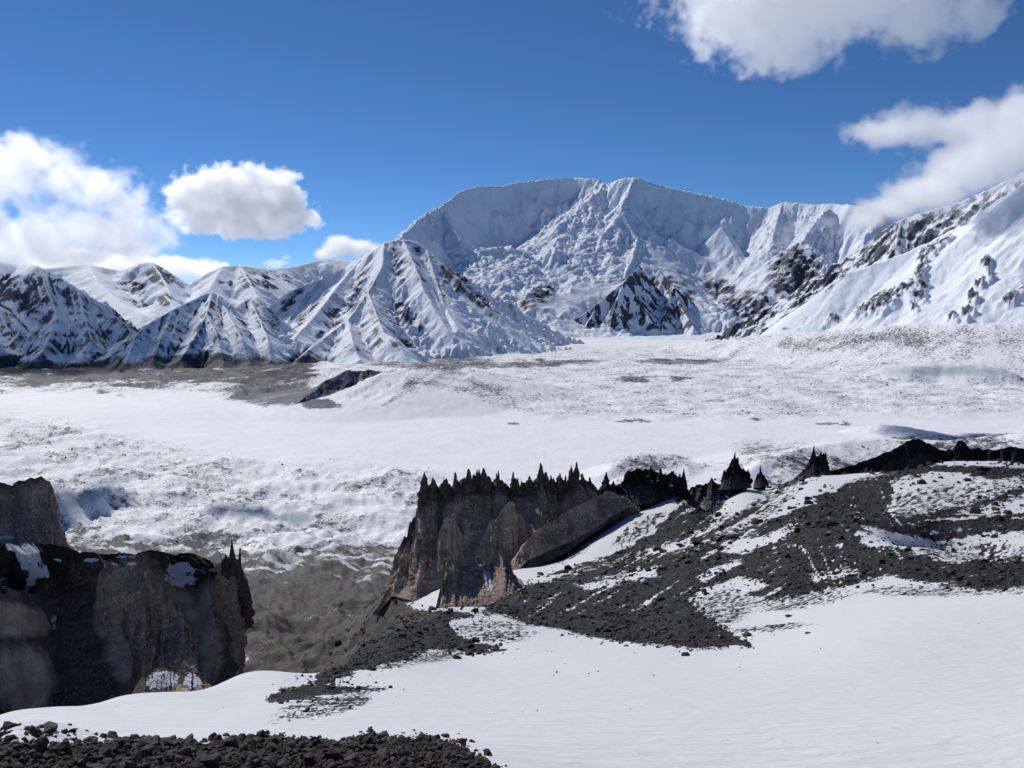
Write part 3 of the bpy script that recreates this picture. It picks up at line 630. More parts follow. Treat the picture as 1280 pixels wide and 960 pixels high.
# ------------------------------------------------------------------ rock cliffs
def cliff_material(name, dark, light, snow_amt=.12, pale=None):
    m, t, b = new_mat(name); n = N(t)
    g = n('ShaderNodeNewGeometry'); pos = g.outputs['Position']
    stretched = n('ShaderNodeMapping', {'Vector': pos, 'Scale': (1, 1, .3)}).outputs[0]
    a = n.noise(stretched, .11, 7, .62); f = n.noise(pos, .9, 7, .7); strat = n.noise(n('ShaderNodeMapping', {'Vector': pos, 'Scale': (.1, .1, 1)}).outputs[0], .35, 5, .6)
    c = n.mix(n.step(a, .36, .62), dark, light)
    c = n.mix(n.math('MULTIPLY', n.step(strat, .5, .68), .5), c, tuple(1.35 * q for q in light))
    c = n.mix(n.step(f, .52, .72), c, tuple(.5 * q for q in dark))
    vo = n('ShaderNodeTexVoronoi', {'Vector': pos, 'Scale': .8}); st_ = n('ShaderNodeSeparateColor', {0: vo.outputs['Color']}).outputs[0]
    c = n.mix(n.math('MULTIPLY', n.step(st_, .7, .8), n.step(vo.outputs['Distance'], .5, .3)), c, tuple(1.5 * q for q in light)); c = n.mix(n.step(n.noise(stretched, .8, 6, .7), .56, .64), c, tuple(.35 * q for q in dark))
    if pale: c = n.mix(n.math('MULTIPLY', n.attr('pale'), 1., clamp=True), c, n.mix(n.step(a, .36, .62), tuple(.6 * q for q in pale), pale))
    c = n.mix(n.math('MULTIPLY', n.attr('cap'), .85), c, n.mix(f, tuple(.12 * q for q in dark), tuple(.22 * q for q in light)))
    nz = n('ShaderNodeSeparateXYZ', {0: g.outputs['Normal']}).outputs[2]
    v = n.math('ADD', n.math('ADD', nz, n.math('MULTIPLY', n.math('SUBTRACT', f, .5), .9)), n.math('SUBTRACT', n.attr('snow'), .9 - snow_amt))
    c = n.mix(n.step(v, -.04, .12), c, (.74, .77, .82))
    t.links.new(c, b.inputs['Base Color']); b.inputs['Roughness'].default_value = .9; b.inputs['Specular IOR Level'].default_value = .2
    bp = n('ShaderNodeBump', {'Strength': .9, 'Distance': 1.6, 'Height': n.math('ADD', f, n.math('MULTIPLY', a, 2.))}); t.links.new(bp.outputs[0], b.inputs['Normal'])
    return m
M_CLIFF = cliff_material('brown_conglomerate', (.30, .235, .19), (.52, .40, .31), -.14)
M_SNOWCLIFF = cliff_material('snow_dusted_dark_conglomerate', (.06, .052, .048), (.15, .125, .105), -.13, (.56, .45, .35))
M_DARKCLIFF = cliff_material('dark_conglomerate', (.034, .030, .031), (.085, .075, .072), -.02)
def fin(name, label, crest, base, back, nu, nv, mat, spikes=0., sp_w=4., flute=4., flute_s=12., seed=0, cat='rock cliff', thick=3., parent=None, snow=None, cap=0., steep=1.8, pale=None, gsnow=0.):
    """A standing wall of rock with a front foot line, a crest and a back foot: crest/base are (px, py, distance)."""
    cx = np.array([c[0] for c in crest], float); t = np.concatenate([[0], np.cumsum(np.hypot(np.diff(cx), np.diff([c[1] for c in crest])))]); t /= t[-1]
    bx_ = np.array([b[0] for b in base], float); bx_ = (bx_ - bx_[0]) / (bx_[-1] - bx_[0])
    C3 = P(*zip(*crest)); B3 = P(*zip(*base))
    u = np.linspace(0, 1, nu); ub = (np.interp(u, t, cx) - cx[0]) / (cx[-1] - cx[0])
    C = np.stack([np.interp(u, t, C3[:, i]) for i in range(3)], -1)
    B = np.stack([np.interp(ub, bx_, B3[:, i]) for i in range(3)], -1)
    s_arc = np.concatenate([[0], np.cumsum(np.linalg.norm(np.diff(B[:, :2], axis=0), axis=1))]); rs = np.random.RandomState(seed + 5)
    if spikes:
        add = np.zeros(nu); x = 0
        while x < s_arc[-1]:                                            # blocky battlements of uneven height and width
            hgt = spikes * rs.choice([.2, .4, .7, 1.0], p=[.3, .3, .25, .15]); wd = sp_w * rs.uniform(.35, 1.3)
            add = np.maximum(add, hgt * np.clip(1 - np.abs(s_arc - x) / wd, 0, 1) ** rs.choice([.3, .5, .9])); x += wd * rs.uniform(.8, 1.7)
        add += spikes * .22 * fbm(s_arc / 1.2, s_arc * 0 + seed, 3, seed)
        C[:, 2] += (add - spikes * .3) * np.clip(np.minimum(u, 1 - u) * 20, 0, 1)
    tang = np.gradient(B[:, :2], axis=0); k = np.ones(21) / 21; tang = np.stack([np.convolve(np.pad(tang[:, i], 10, 'edge'), k, 'valid') for i in (0, 1)], -1)
    tang /= np.linalg.norm(tang, axis=1)[:, None] + 1e-9
    nrm = np.stack([tang[:, 1], -tang[:, 0]], -1)
    nrm *= np.sign(-(nrm * C[:, :2]).sum(1))[:, None]                   # outwards, on the side of the front foot
    vf = np.linspace(0, 1, nv); nb = max(6, nv // 3); vb = np.linspace(0, 1, nb + 1)[1:]
    rows = []
    for v in vf:
        p = np.empty((nu, 3)); q = 1 - (1 - v) ** steep
        p[:, :2] = B[:, :2] * (1 - q) + C[:, :2] * q; p[:, 2] = B[:, 2] * (1 - v) + C[:, 2] * v; rows.append(p)
    for v in vb:
        p = np.empty((nu, 3)); p[:, :2] = C[:, :2] - nrm * (thick * min(1, v * 4) + back * v ** 1.5); p[:, 2] = C[:, 2] * (1 - v) + (B[:, 2].min() - 25) * v; rows.append(p)
    G = np.stack(rows); V = np.concatenate([vf, 1 - vb])[:, None] * np.ones((1, nu)); side = np.concatenate([np.ones(nv), -np.ones(nb)])[:, None]
    X, Y, Z = G[..., 0], G[..., 1], G[..., 2]; S = s_arc[None] + 0 * Z
    wv = flute_s * .35 * fbm(S / flute_s / 1.5, Z / flute_s / 1.5, 3, seed + 3)
    but = .55 - 1.6 * np.abs(perlin((S + wv) / flute_s, Z / (flute_s * 5) + seed, seed + 1))                     # rounded buttresses, sharp clefts
    but2 = .5 - 1.6 * np.abs(perlin((S + wv) / flute_s * 2.7, Z / (flute_s * 2.4) + seed, seed + 2))
    but3 = .4 - 1.3 * np.abs(perlin((S + wv * .5) / flute_s * 6.5, Z / (flute_s * .9) + seed, seed + 4))
    ledge = fbm3(X / 40, Y / 40, Z / (flute_s * .28), 4, seed + 9, .6); ro = fbm3(X / flute_s * 5, Y / flute_s * 5, Z / flute_s * 4, 5, seed + 7, .62)
    env = np.clip(V * 5, 0, 1) * np.clip((1 - V) * 6 + .15, 0, 1)
    dsp = flute * (but + .62 * but2 + .34 * but3 + .25 * ledge + .34 * ro) * env
    X = X + nrm[:, 0] * dsp * side; Y = Y + nrm[:, 1] * dsp * side
    Z = Z + flute * .10 * ro * env
    sn = np.zeros(X.shape)
    if snow:
        qx_, qy_ = project(X, Y, Z); f6 = fbm3(X / 7, Y / 7, Z / 5, 5, seed + 11, .65); bl = blobs(qx_, qy_, snow); sn = ss(.35, .75, bl * .8 + .9 * f6) * 1.4 * (bl > .02)
    cp = ss(1 - cap - .12, 1 - cap + .12, V + .22 * fbm(S / 14, Z / 14, 4, seed + 13)) if cap else np.zeros(X.shape)
    pa = np.zeros(X.shape)
    if pale: qx_, qy_ = project(X, Y, Z); pa = ss(.2, .7, blobs(qx_ + 6 * ledge, qy_, pale) + .35 * fbm(S / 9, Z / 30, 4, seed + 15))
    if gsnow: sn = np.maximum(sn, 1.3 * ss(.25, .5, -but - .3 * but2 + gsnow - .9 + .9 * fbm3(X / 9, Y / 9, Z / 14, 5, seed + 17, .65)) * (V < .97))
    o = grid_mesh(name, X, Y, Z, mat, {'snow': sn, 'cap': cp * (1 - pa), 'pale': pa}, smooth=False, parent=parent)
    if parent is None: tag(o, label, cat)
    return o
def spire(x, y, z, h, w, seed, mat, name='pinnacle', parent=None, lean=0.):
    """A weathered rock needle of height h, stepped and lumpy."""
    rs = np.random.RandomState(seed); nr, ns = 22, 16
    th = np.linspace(0, 2 * np.pi, ns, endpoint=False); V = []; step = 1.; el = rs.uniform(.7, 1.3); a0 = rs.uniform(0, 3)
    pr = np.sort(rs.uniform(.15, .95, 4)); lean = lean + rs.uniform(-.12, .12)
    for i in range(nr):
        v = i / (nr - 1); r = w * ((1 - v) ** .6 * .75 + .12 * (v < .98)) * (1 - .16 * (v > pr).sum() * (1 - .3 * v))
        rr = r * (1 + .55 * perlin3(np.cos(th) * 1.1 + seed, np.sin(th) * 1.1, np.full(ns, v * 6.)) + .35 * perlin3(np.cos(th) * 3 + seed, np.sin(th) * 3, np.full(ns, v * 14.)))
        V.append(np.stack([x + np.cos(th) * rr * el + lean * v * h * math.cos(a0), y + np.sin(th) * rr + lean * v * h * math.sin(a0) * .5, np.full(ns, z + h * v) + .06 * h * np.sin(th * 2 + seed) * v], -1))
    V = np.concatenate(V)
    F = [(i * ns + j, i * ns + (j + 1) % ns, (i + 1) * ns + (j + 1) % ns, (i + 1) * ns + j) for i in range(nr - 1) for j in range(ns)]
    return mesh_from(name, V, F, mat, {'snow': np.zeros(len(V)), 'cap': np.ones(len(V))}, smooth=False, parent=parent)

castle = fin('rock_cliff', 'tall brown crenellated cliff in the middle with dark needles along its crest',
    [(484, 746, 425), (491, 722, 425), (496, 696, 428), (500, 684, 429), (509, 668, 430), (512, 654, 432), (521, 644, 434), (523, 628, 436), (532, 616, 438), (541, 604, 438), (548, 614, 440), (556, 615, 441), (566, 605, 444), (580, 598, 448), (600, 597, 451), (614, 604, 453), (628, 600, 455), (640, 610, 457), (654, 608, 459), (668, 601, 460), (684, 601, 462), (694, 611, 464), (705, 603, 466), (725, 602, 468), (736, 606, 470), (744, 615, 472), (752, 628, 474)],
    [(470, 770, 410), (490, 745, 405), (520, 752, 395), (545, 735, 400), (570, 740, 395), (620, 728, 395), (650, 716, 400), (680, 705, 410), (710, 690, 425), (740, 668, 440), (765, 652, 455), (775, 645, 460)],
    26, 420, 110, M_CLIFF, spikes=5.5, sp_w=4.2, flute=8, flute_s=24, seed=21, cap=.2)
for i, (px_, py_, hh, ww) in enumerate([(540, 603, 9, 3.6), (557, 608, 8, 2.6), (586, 593, 11, 4.6), (606, 592, 11, 4.6), (613, 601, 7, 3), (623, 597, 9, 3.6), (629, 603, 6, 3), (647, 602, 8, 2.8), (652, 605, 6, 2.4), (674, 588, 18, 3.6), (681, 595, 10, 3.6), (689, 598, 8, 3.4), (700, 596, 10, 4.2), (707, 598, 9, 3), (721, 587, 19, 3.0), (729, 597, 11, 3.4), (737, 601, 9, 3), (513, 657, 8, 2.6), (501, 688, 7, 2.6), (526, 640, 7, 2.2)]):
    c = P(px_, py_ + hh * 1004 / 450 * .75, 436 + (px_ - 540) * .17); spire(c[0], c[1], c[2] - 3, hh + 3, ww, 300 + i, M_CLIFF, parent=castle)
fin('rock_cliff', 'brown sloping rock buttress leaning against the right end of the crenellated cliff',
    [(640, 712, 392), (648, 690, 400), (668, 665, 412), (700, 645, 430), (735, 626, 445), (760, 614, 458), (785, 624, 462), (800, 640, 465)],
    [(640, 722, 385), (660, 700, 398), (690, 687, 412), (719, 674, 426), (745, 660, 438), (765, 645, 450), (785, 634, 460), (800, 634, 464)], 14, 250, 70, M_CLIFF, spikes=1.2, sp_w=3, flute=2.8, flute_s=11, seed=31)
lump = fin('rock_cliff', 'near black rounded crag with a toothed top at the head of the shaded snow gully',
    [(742, 622, 476), (750, 608, 478), (757, 600, 478), (764, 608, 480), (775, 603, 482), (785, 594, 484), (800, 590, 486), (815, 586, 488), (828, 591, 490), (845, 593, 492), (853, 604, 494), (860, 625, 494)],
    [(760, 636, 464), (775, 634, 466), (790, 634, 468), (805, 632, 472), (820, 629, 478), (840, 623, 484), (862, 626, 488)], 20, 260, 70, M_DARKCLIFF, spikes=4.0, sp_w=3.4, flute=3.5, flute_s=9, seed=41, cap=.5)
for i, (px_, py_, hh, ww) in enumerate([(757, 596, 11, 4), (765, 604, 6, 3), (856, 594, 15, 3.0), (812, 586, 7, 4), (840, 593, 8, 3.4), (848, 597, 8, 3), (795, 590, 6, 3.4), (826, 588, 6, 3)]):
    c = P(px_, py_ + hh * 1.6, 484); spire(c[0], c[1], c[2] - 3, hh + 3, ww, 330 + i, M_DARKCLIFF, parent=lump)
fin('rock_cliff', 'low dark crag with broken blocks sloping down right of the toothed crag',
    [(850, 628, 492), (862, 612, 494), (870, 608, 496), (880, 606, 497), (890, 600, 498), (898, 606, 500), (915, 612, 502), (935, 616, 505), (945, 618, 506)],
    [(825, 672, 440), (850, 672, 445), (870, 668, 450), (885, 662, 455), (900, 648, 465), (915, 632, 480), (940, 622, 495), (948, 620, 500)], 20, 200, 60, M_DARKCLIFF, spikes=3, sp_w=2.6, flute=3.5, flute_s=8, seed=51)
fin('rock_cliff', 'small brown buttress with a notched top standing in front of the crenellated cliff',
    [(536, 784, 260), (545, 757, 264), (552, 728, 268), (560, 708, 272), (572, 701, 274), (585, 704, 276), (604, 708, 278), (615, 700, 282), (626, 690, 284), (632, 694, 284), (638, 712, 286), (650, 726, 290)],
    [(534, 792, 254), (560, 778, 255), (580, 768, 256), (600, 762, 258), (620, 752, 262), (640, 742, 268), (655, 735, 275)], 14, 240, 80, M_CLIFF, spikes=1.8, sp_w=2, flute=2.4, flute_s=8, seed=61, snow=[(610, 726, 5, 14, 15), (570, 768, 20, 4, 0)])
rs_c = np.random.RandomState(77); px_ = 530.
while px_ < 744:                                                            # the dense broken crest: blunt teeth of every size, in clusters
    py_ = np.interp(px_, [530, 545, 565, 600, 650, 690, 725, 744], [612, 609, 605, 600, 603, 602, 601, 611]); h_ = rs_c.choice([2, 3.5, 6, 9], p=[.3, .3, .25, .15]); w_ = rs_c.uniform(1.8, 5.2)
    c = P(px_, py_, 438 + (px_ - 540) * .17); spire(c[0], c[1], c[2] - 4, h_ + 4, w_, int(500 + px_), M_CLIFF, parent=castle)
    px_ += rs_c.choice([3, 6, 12, 18], p=[.35, .3, .2, .15])
for k_, (cr_, ba_) in enumerate([
    ([(538, 745, 412), (543, 700, 415), (548, 668, 418), (556, 648, 420), (564, 640, 421), (572, 655, 421), (578, 668, 421), (584, 705, 420), (590, 742, 418)], [(534, 752, 398), (560, 746, 396), (594, 745, 398)]),
    ([(588, 745, 414), (592, 705, 418), (600, 676, 420), (606, 668, 422), (613, 652, 424), (622, 646, 425), (629, 632, 426), (638, 626, 427), (646, 640, 427), (654, 646, 426), (660, 672, 424), (668, 704, 422)], [(584, 750, 398), (620, 735, 400), (645, 722, 404), (674, 708, 410)]),
    ([(498, 742, 414), (503, 715, 416), (508, 700, 418), (516, 684, 420), (524, 668, 421), (530, 676, 421), (536, 700, 420), (542, 738, 418)], [(492, 752, 402), (520, 748, 400), (548, 742, 400)])]):
    fin('buttress', None, cr_, ba_, 8, 170, 90, M_CLIFF, spikes=3.5, sp_w=2.6, flute=3.6, flute_s=11, seed=140 + k_ * 7, parent=castle, steep=1.5, thick=3)
fin('rock_cliff', 'dark foot of rock at the lower left end of the crenellated cliff',
    [(462, 775, 440), (470, 755, 442), (480, 742, 444), (492, 733, 446), (505, 735, 446)],
    [(462, 782, 425), (475, 774, 425), (490, 764, 428), (505, 752, 432)], 16, 80, 30, M_CLIFF, spikes=1.5, sp_w=3, flute=2.5, flute_s=8, seed=66)

# left hand cliffs
fin('rock_cliff', 'huge dark eroded cliff wall dusted with snow filling the lower left of the gorge',
    [(-260, 660, 350), (-120, 668, 350), (0, 676, 350), (70, 684, 352), (110, 690, 355), (150, 694, 360), (200, 692, 370), (240, 694, 380), (262, 700, 388), (272, 712, 392)],
    [(-260, 1010, 270), (-100, 1000, 275), (0, 960, 280), (80, 940, 290), (150, 920, 300), (220, 905, 315), (260, 892, 330), (275, 885, 345)], 60, 320, 100, M_SNOWCLIFF, spikes=2.5, sp_w=7, flute=13, flute_s=34, seed=71, thick=10, cap=.16, gsnow=.46, pale=[(175, 775, 48, 75, 0), (215, 800, 32, 60, -8), (262, 790, 14, 60, 0)],
    snow=[(70, 700, 9, 5, 0), (225, 718, 22, 20, -20), (110, 700, 14, 3, 0), (160, 696, 20, 2, 0)])
fin('rock_cliff', 'low brown buttress standing against the foot of the dark cliff at the left edge',
    [(-60, 770, 322), (-20, 750, 324), (10, 741, 325), (32, 738, 326), (48, 748, 327), (58, 770, 328), (70, 800, 329), (84, 850, 330)],
    [(-70, 930, 296), (-20, 920, 298), (20, 915, 300), (50, 905, 303), (92, 890, 308)], 26, 240, 90, M_SNOWCLIFF, spikes=2, sp_w=5, flute=5, flute_s=18, seed=76, pale=[(20, 775, 40, 20, -8), (30, 850, 40, 40, 0)], gsnow=.35, steep=1.4)
fin('rock_cliff', 'broad brown wall with a broken sloping top in the middle of the left cliff',
    [(104, 840, 336), (116, 760, 338), (124, 716, 339), (136, 703, 340), (152, 706, 341), (168, 701, 342), (186, 706, 343), (196, 724, 344), (206, 731, 344), (218, 752, 345), (228, 758, 346), (238, 786, 346), (246, 830, 346)],
    [(96, 930, 308), (130, 922, 310), (170, 912, 313), (210, 902, 316), (254, 893, 320)], 26, 250, 90, M_CLIFF, spikes=3.5, sp_w=4, flute=6.5, flute_s=21, seed=78, snow=[(150, 705, 24, 3, 0)], steep=1.5, cap=.05)
colm = fin('rock_cliff', 'fluted grey brown rock column topped by thin needles ending the left cliff',
    [(246, 840, 372), (252, 765, 376), (262, 725, 378), (270, 714, 380), (280, 700, 382), (290, 694, 384), (299, 700, 386), (303, 716, 387), (306, 732, 388), (309, 748, 389), (311, 768, 390)],
    [(248, 900, 350), (262, 885, 352), (275, 875, 356), (285, 868, 362), (288, 864, 366), (293, 858, 370), (298, 850, 376)], 24, 180, 90, M_CLIFF, spikes=3.5, sp_w=3, flute=3.6, flute_s=9, seed=81, thick=4)
for i, (px_, py_, hh, ww) in enumerate([(291, 683, 14, 2.6), (298, 692, 10, 2.4), (283, 698, 7, 2.4), (306, 722, 12, 3.0), (309, 738, 12, 3.0), (311, 752, 12, 2.6), (273, 710, 7, 2.4), (279, 704, 6, 2.6)]):
    c = P(px_, py_ + hh * 2.0, 381); spire(c[0], c[1], c[2] - 3, hh + 3, ww, 350 + i, M_CLIFF, parent=colm)
fin('rock_tower', 'square topped brown rock tower standing above the dark cliff at the left edge',
    [(-160, 640, 395), (-100, 602, 398), (-20, 600, 400), (5, 603, 400), (15, 606, 400), (22, 601, 400), (33, 600, 400), (40, 598, 400), (52, 598, 400), (62, 602, 402), (67, 615, 402), (71, 628, 404), (73, 650, 405), (78, 668, 406), (88, 684, 408)],
    [(-160, 700, 375), (-80, 700, 378), (0, 700, 380), (30, 698, 380), (55, 697, 382), (80, 700, 388), (92, 702, 395)], 22, 260, 90, M_CLIFF, spikes=1.4, sp_w=4, flute=3.2, flute_s=13, seed=86, cap=.12, cat='rock tower', thick=9, snow=[(0, 672, 22, 4, 0)])
fin('rock_cliff', 'broken grey rock heap dusted with snow at the foot of the left cliff',
    [(165, 870, 262), (178, 852, 265), (190, 842, 268), (205, 842, 270), (222, 838, 272), (230, 822, 274), (238, 832, 274), (250, 845, 276), (262, 858, 278), (275, 872, 280)],
    [(165, 895, 245), (200, 892, 248), (240, 885, 250), (280, 880, 258)], 14, 220, 90, M_SNOWCLIFF, spikes=3.5, sp_w=3, flute=4.5, flute_s=9, seed=91, snow=[(205, 850, 26, 10, 10), (240, 850, 14, 10, 0)], pale=[(225, 865, 14, 10, 0), (262, 862, 14, 14, 0)], steep=1.4)

# skyline ridge on the right
fin('rock_ridge', 'long low black crest of rock along the top of the moraine at the right edge',
    [(995, 602, 540), (1010, 598, 545), (1035, 590, 550), (1058, 585, 555), (1075, 578, 560), (1100, 568, 565), (1120, 560, 568), (1140, 549, 570), (1150, 548, 570), (1162, 557, 572), (1175, 563, 574), (1190, 562, 575), (1197, 551, 576), (1203, 551, 576), (1215, 562, 578), (1240, 563, 580), (1262, 558, 582), (1290, 562, 584), (1500, 555, 590)],
    [(990, 612, 534), (1040, 604, 543), (1080, 600, 551), (1130, 595, 558), (1180, 592, 563), (1230, 590, 568), (1290, 588, 573), (1500, 582, 582)], 16, 400, 36, M_DARKCLIFF, spikes=2.2, sp_w=4, flute=2.6, flute_s=9, seed=101, cap=.5, cat='rock ridge')
def stack(label, crest, base, spk, seed, name='rock_spire', cat='rock spire', mat=None):
    o = fin(name, label, crest, base, 8, 160, 60, mat or M_DARKCLIFF, spikes=1.8, sp_w=1.8, flute=1.6, flute_s=5, cap=.5, seed=seed, cat=cat, thick=3)
    for i, (px_, py_, dd, hh, ww) in enumerate(spk):
        c = P(px_, py_, dd); spire(c[0], c[1], c[2] - hh, hh, ww, seed * 3 + i, mat or M_DARKCLIFF, parent=o)
stack('broad black rock spire, largest of the lone spires on the moraine crest',
    [(900, 608, 498), (905, 592, 498), (910, 584, 499), (915, 574, 500), (921, 573, 500), (926, 585, 501), (934, 589, 502), (938, 600, 503)], [(898, 612, 490), (915, 612, 490), (940, 610, 495)], [(917, 566, 499, 13, 3.2), (921, 572, 500, 10, 3.2), (934, 588, 502, 8, 3.2), (906, 588, 498, 7, 2.6)], 111)
stack('small thin black rock needle between the broad spire and the curved horn',
    [(942, 606, 508), (946, 594, 508), (951, 588, 509), (955, 596, 510), (960, 604, 510)], [(941, 610, 502), (950, 610, 502), (961, 608, 505)], [(951, 582, 509, 11, 2.4)], 115)
stack('curved black rock horn with two upright needles rising from a long sloping back',
    [(990, 600, 528), (1002, 590, 530), (1010, 580, 532), (1014, 570, 533), (1017, 564, 533), (1020, 570, 534), (1026, 569, 534), (1032, 568, 535), (1034, 584, 536), (1040, 592, 537)], [(988, 604, 518), (1010, 602, 520), (1042, 598, 524)], [(1017, 557, 533, 15, 2.6), (1027, 564, 534, 11, 2.8), (1032, 566, 534, 10, 2.2)], 119)
print('cliffs', round(time.time() - T0, 1))
# ------------------------------------------------------------------ loose stones
def rock_proto(seed, sub):
    """Unit angular stone: a faceted ball cut by random planes."""
    rs = np.random.RandomState(seed)
    ph = (1 + 5 ** .5) / 2
    V = np.array([(-1, ph, 0), (1, ph, 0), (-1, -ph, 0), (1, -ph, 0), (0, -1, ph), (0, 1, ph), (0, -1, -ph), (0, 1, -ph), (ph, 0, -1), (ph, 0, 1), (-ph, 0, -1), (-ph, 0, 1)], float)
    F = [(0, 11, 5), (0, 5, 1), (0, 1, 7), (0, 7, 10), (0, 10, 11), (1, 5, 9), (5, 11, 4), (11, 10, 2), (10, 7, 6), (7, 1, 8), (3, 9, 4), (3, 4, 2), (3, 2, 6), (3, 6, 8), (3, 8, 9), (4, 9, 5), (2, 4, 11), (6, 2, 10), (8, 6, 7), (9, 8, 1)]
    for _ in range(sub):
        V = list(map(tuple, V)); mid = {}; F2 = []
        def m(a, b):
            k = (min(a, b), max(a, b))
            if k not in mid: mid[k] = len(V); V.append(tuple((np.array(V[a]) + np.array(V[b])) / 2))
            return mid[k]
        for a, b, c in F:
            ab, bc, ca = m(a, b), m(b, c), m(c, a); F2 += [(a, ab, ca), (b, bc, ab), (c, ca, bc), (ab, bc, ca)]
        F = F2; V = np.array(V)
    V = V / np.linalg.norm(V, axis=1)[:, None]
    for _ in range(9):
        nn = rs.randn(3); nn /= np.linalg.norm(nn); dd = rs.uniform(.45, .8); k = V @ nn
        V = V - np.maximum(k - dd, 0)[:, None] * nn
    V = V * rs.uniform(.75, 1.25, 3) * np.array([1, .85, .68]) * (1 + .06 * rs.randn(len(V), 1))
    return V, np.array(F)
def stone_material(name, a, b_, c_, snow=.0):
    m, t, b = new_mat(name); n = N(t)
    g = n('ShaderNodeNewGeometry'); oi = n.math('FRACT', n.math('ADD', n('ShaderNodeObjectInfo').outputs['Random'], n.attr('tone')))
    nz = n.noise(g.outputs['Position'], 9, 7, .7); big = n.noise(g.outputs['Position'], 1.1, 3, .6)
    c = n.mix(n.step(oi, .2, .8), a, b_); c = n.mix(n.step(big, .4, .65), c, c_); c = n.mix(n.math('MULTIPLY', n.step(nz, .45, .7), .5), c, tuple(.4 * x for x in a))
    z = n('ShaderNodeSeparateXYZ', {0: g.outputs['Normal']}).outputs[2]
    if snow: c = n.mix(n.math('MULTIPLY', n.step(z, .8, .95), n.step(nz, .5, .6)), c, (.6, .62, .66))
    t.links.new(c, b.inputs['Base Color']); b.inputs['Roughness'].default_value = .8; b.inputs['Specular IOR Level'].default_value = .3
    bp = n('ShaderNodeBump', {'Strength': .6, 'Distance': .03, 'Height': nz}); t.links.new(bp.outputs[0], b.inputs['Normal'])
    return m
M_STONE = stone_material('dark_stone', (.024, .019, .017), (.075, .060, .048), (.048, .030, .025))
M_BOULDER = stone_material('boulder_rock', (.014, .013, .015), (.03, .027, .027), (.024, .021, .02))
Xn, Yn, Hn, BARE, Dn, An = NEAR
PXn, PYn = project(Xn, Yn, Hn)
def blur(a, r):
    for _ in range(2):
        c = np.cumsum(np.pad(a, ((r + 1, r), (0, 0)), 'edge'), 0); a = (c[2 * r + 1:] - c[:-2 * r - 1]) / (2 * r + 1)
        c = np.cumsum(np.pad(a, ((0, 0), (r + 1, r)), 'edge'), 1); a = (c[:, 2 * r + 1:] - c[:, :-2 * r - 1]) / (2 * r + 1)
    return a
rs = np.random.RandomState(11)
halo = np.clip(blur(BARE, 9) * 1.1, 0, 1)
def scatter(wt, n):
    wt = wt[:-1, :-1].ravel(); idx = rs.choice(len(wt), n, p=wt / wt.sum()); nc = Xn.shape[1] - 1
    i, j = idx // nc, idx % nc; fi, fj = rs.rand(n), rs.rand(n)
    g = lambda a: (a[i, j] * (1 - fi) + a[i + 1, j] * fi) * (1 - fj) + (a[i, j + 1] * (1 - fi) + a[i + 1, j + 1] * fi) * fj
    return g(Xn), g(Yn), g(Hn), g(Dn)
def stones_mesh(name, label, xs, ys, zs, sz, mat, protos, parent=None):
    n = len(xs); out, fo, off = [], [], 0; pick = rs.randint(0, len(protos), n)
    for k, (V, F) in enumerate(protos):
        q = np.where(pick == k)[0]; m = len(q)
        if not m: continue
        a = rs.rand(m) * 2 * np.pi; tl = rs.uniform(-.5, .5, m); c, s = np.cos(a), np.sin(a)
        x = V[None, :, 0] * np.cos(tl)[:, None] - V[None, :, 2] * np.sin(tl)[:, None]; z = V[None, :, 0] * np.sin(tl)[:, None] + V[None, :, 2] * np.cos(tl)[:, None]; y = V[None, :, 1] + 0 * x
        W = np.stack([(x * c[:, None] - y * s[:, None]) * sz[q, None] + xs[q, None], (x * s[:, None] + y * c[:, None]) * sz[q, None] + ys[q, None], z * sz[q, None] + zs[q, None]], -1)
        out.append(W.reshape(-1, 3)); fo.append((F[None] + (np.arange(m) * len(V))[:, None, None] + off).reshape(-1, 3)); off += m * len(V)
    V_ = np.concatenate(out); o = mesh_from(name, V_, np.concatenate(fo), mat, {'tone': np.repeat(rs.rand(n), len(protos[0][0]))[:len(V_)]}, smooth=False)
    return tag(o, label, kind='stuff')
P0 = [rock_proto(50 + i, 0) for i in range(10)]
# the strip of rubble at the viewer's feet
stripw = BARE * (Dn < 24) * (PXn > -60) * (PXn < 660)
x, y, z, dd = scatter(stripw, 4000)
stones_mesh('pebbles', 'small dark pebbles filling the bare strip in the lower left corner', x, y, z, rs.lognormal(math.log(.035), .45, len(x)), M_STONE, P0)
x, y, z, dd = scatter(blur(stripw, 4) * (Dn < 24) * (PXn > -30) * (PXn < 650), 3600)
pxs, pys = project(x, y, z); ok = (pxs > -10) & (pxs < 650) & (pys < 975)
x, y, z = x[ok], y[ok], z[ok]; sz = np.sort(rs.lognormal(math.log(.055), .5, len(x)))[::-1].clip(0, .16)
SP = [rock_proto(70 + i, 1) for i in range(10)]; SM = []
for i, (V, F) in enumerate(SP):
    o = mesh_from('stone', V, F, M_STONE, smooth=False); SM.append(o.data); col.objects.unlink(o); bpy.data.objects.remove(o)
def put_rock(name, me, x, y, z, s, label, group=None, cat='rock', sq=(1, 1, 1), mat=None):
    o = bpy.data.objects.new(name, me); col.objects.link(o); o.location = (x, y, z); o.scale = (s * sq[0], s * sq[1], s * sq[2])
    o.rotation_euler = (rs.uniform(-.4, .4), rs.uniform(-.4, .4), rs.uniform(0, 6.28)); return tag(o, label, cat, group)
NI = 285
for i in range(NI):
    put_rock('stone', SM[i % 10], x[i], y[i], z[i] + sz[i] * .15, sz[i], 'dark angular stone lying among many others in the bare strip at the bottom left', 'stones in the bare strip at the bottom left', 'stone')
stones_mesh('rubble', 'fist sized dark stones packed between the larger ones in the lower left corner', x[NI:], y[NI:], z[NI:], sz[NI:], M_STONE, P0)
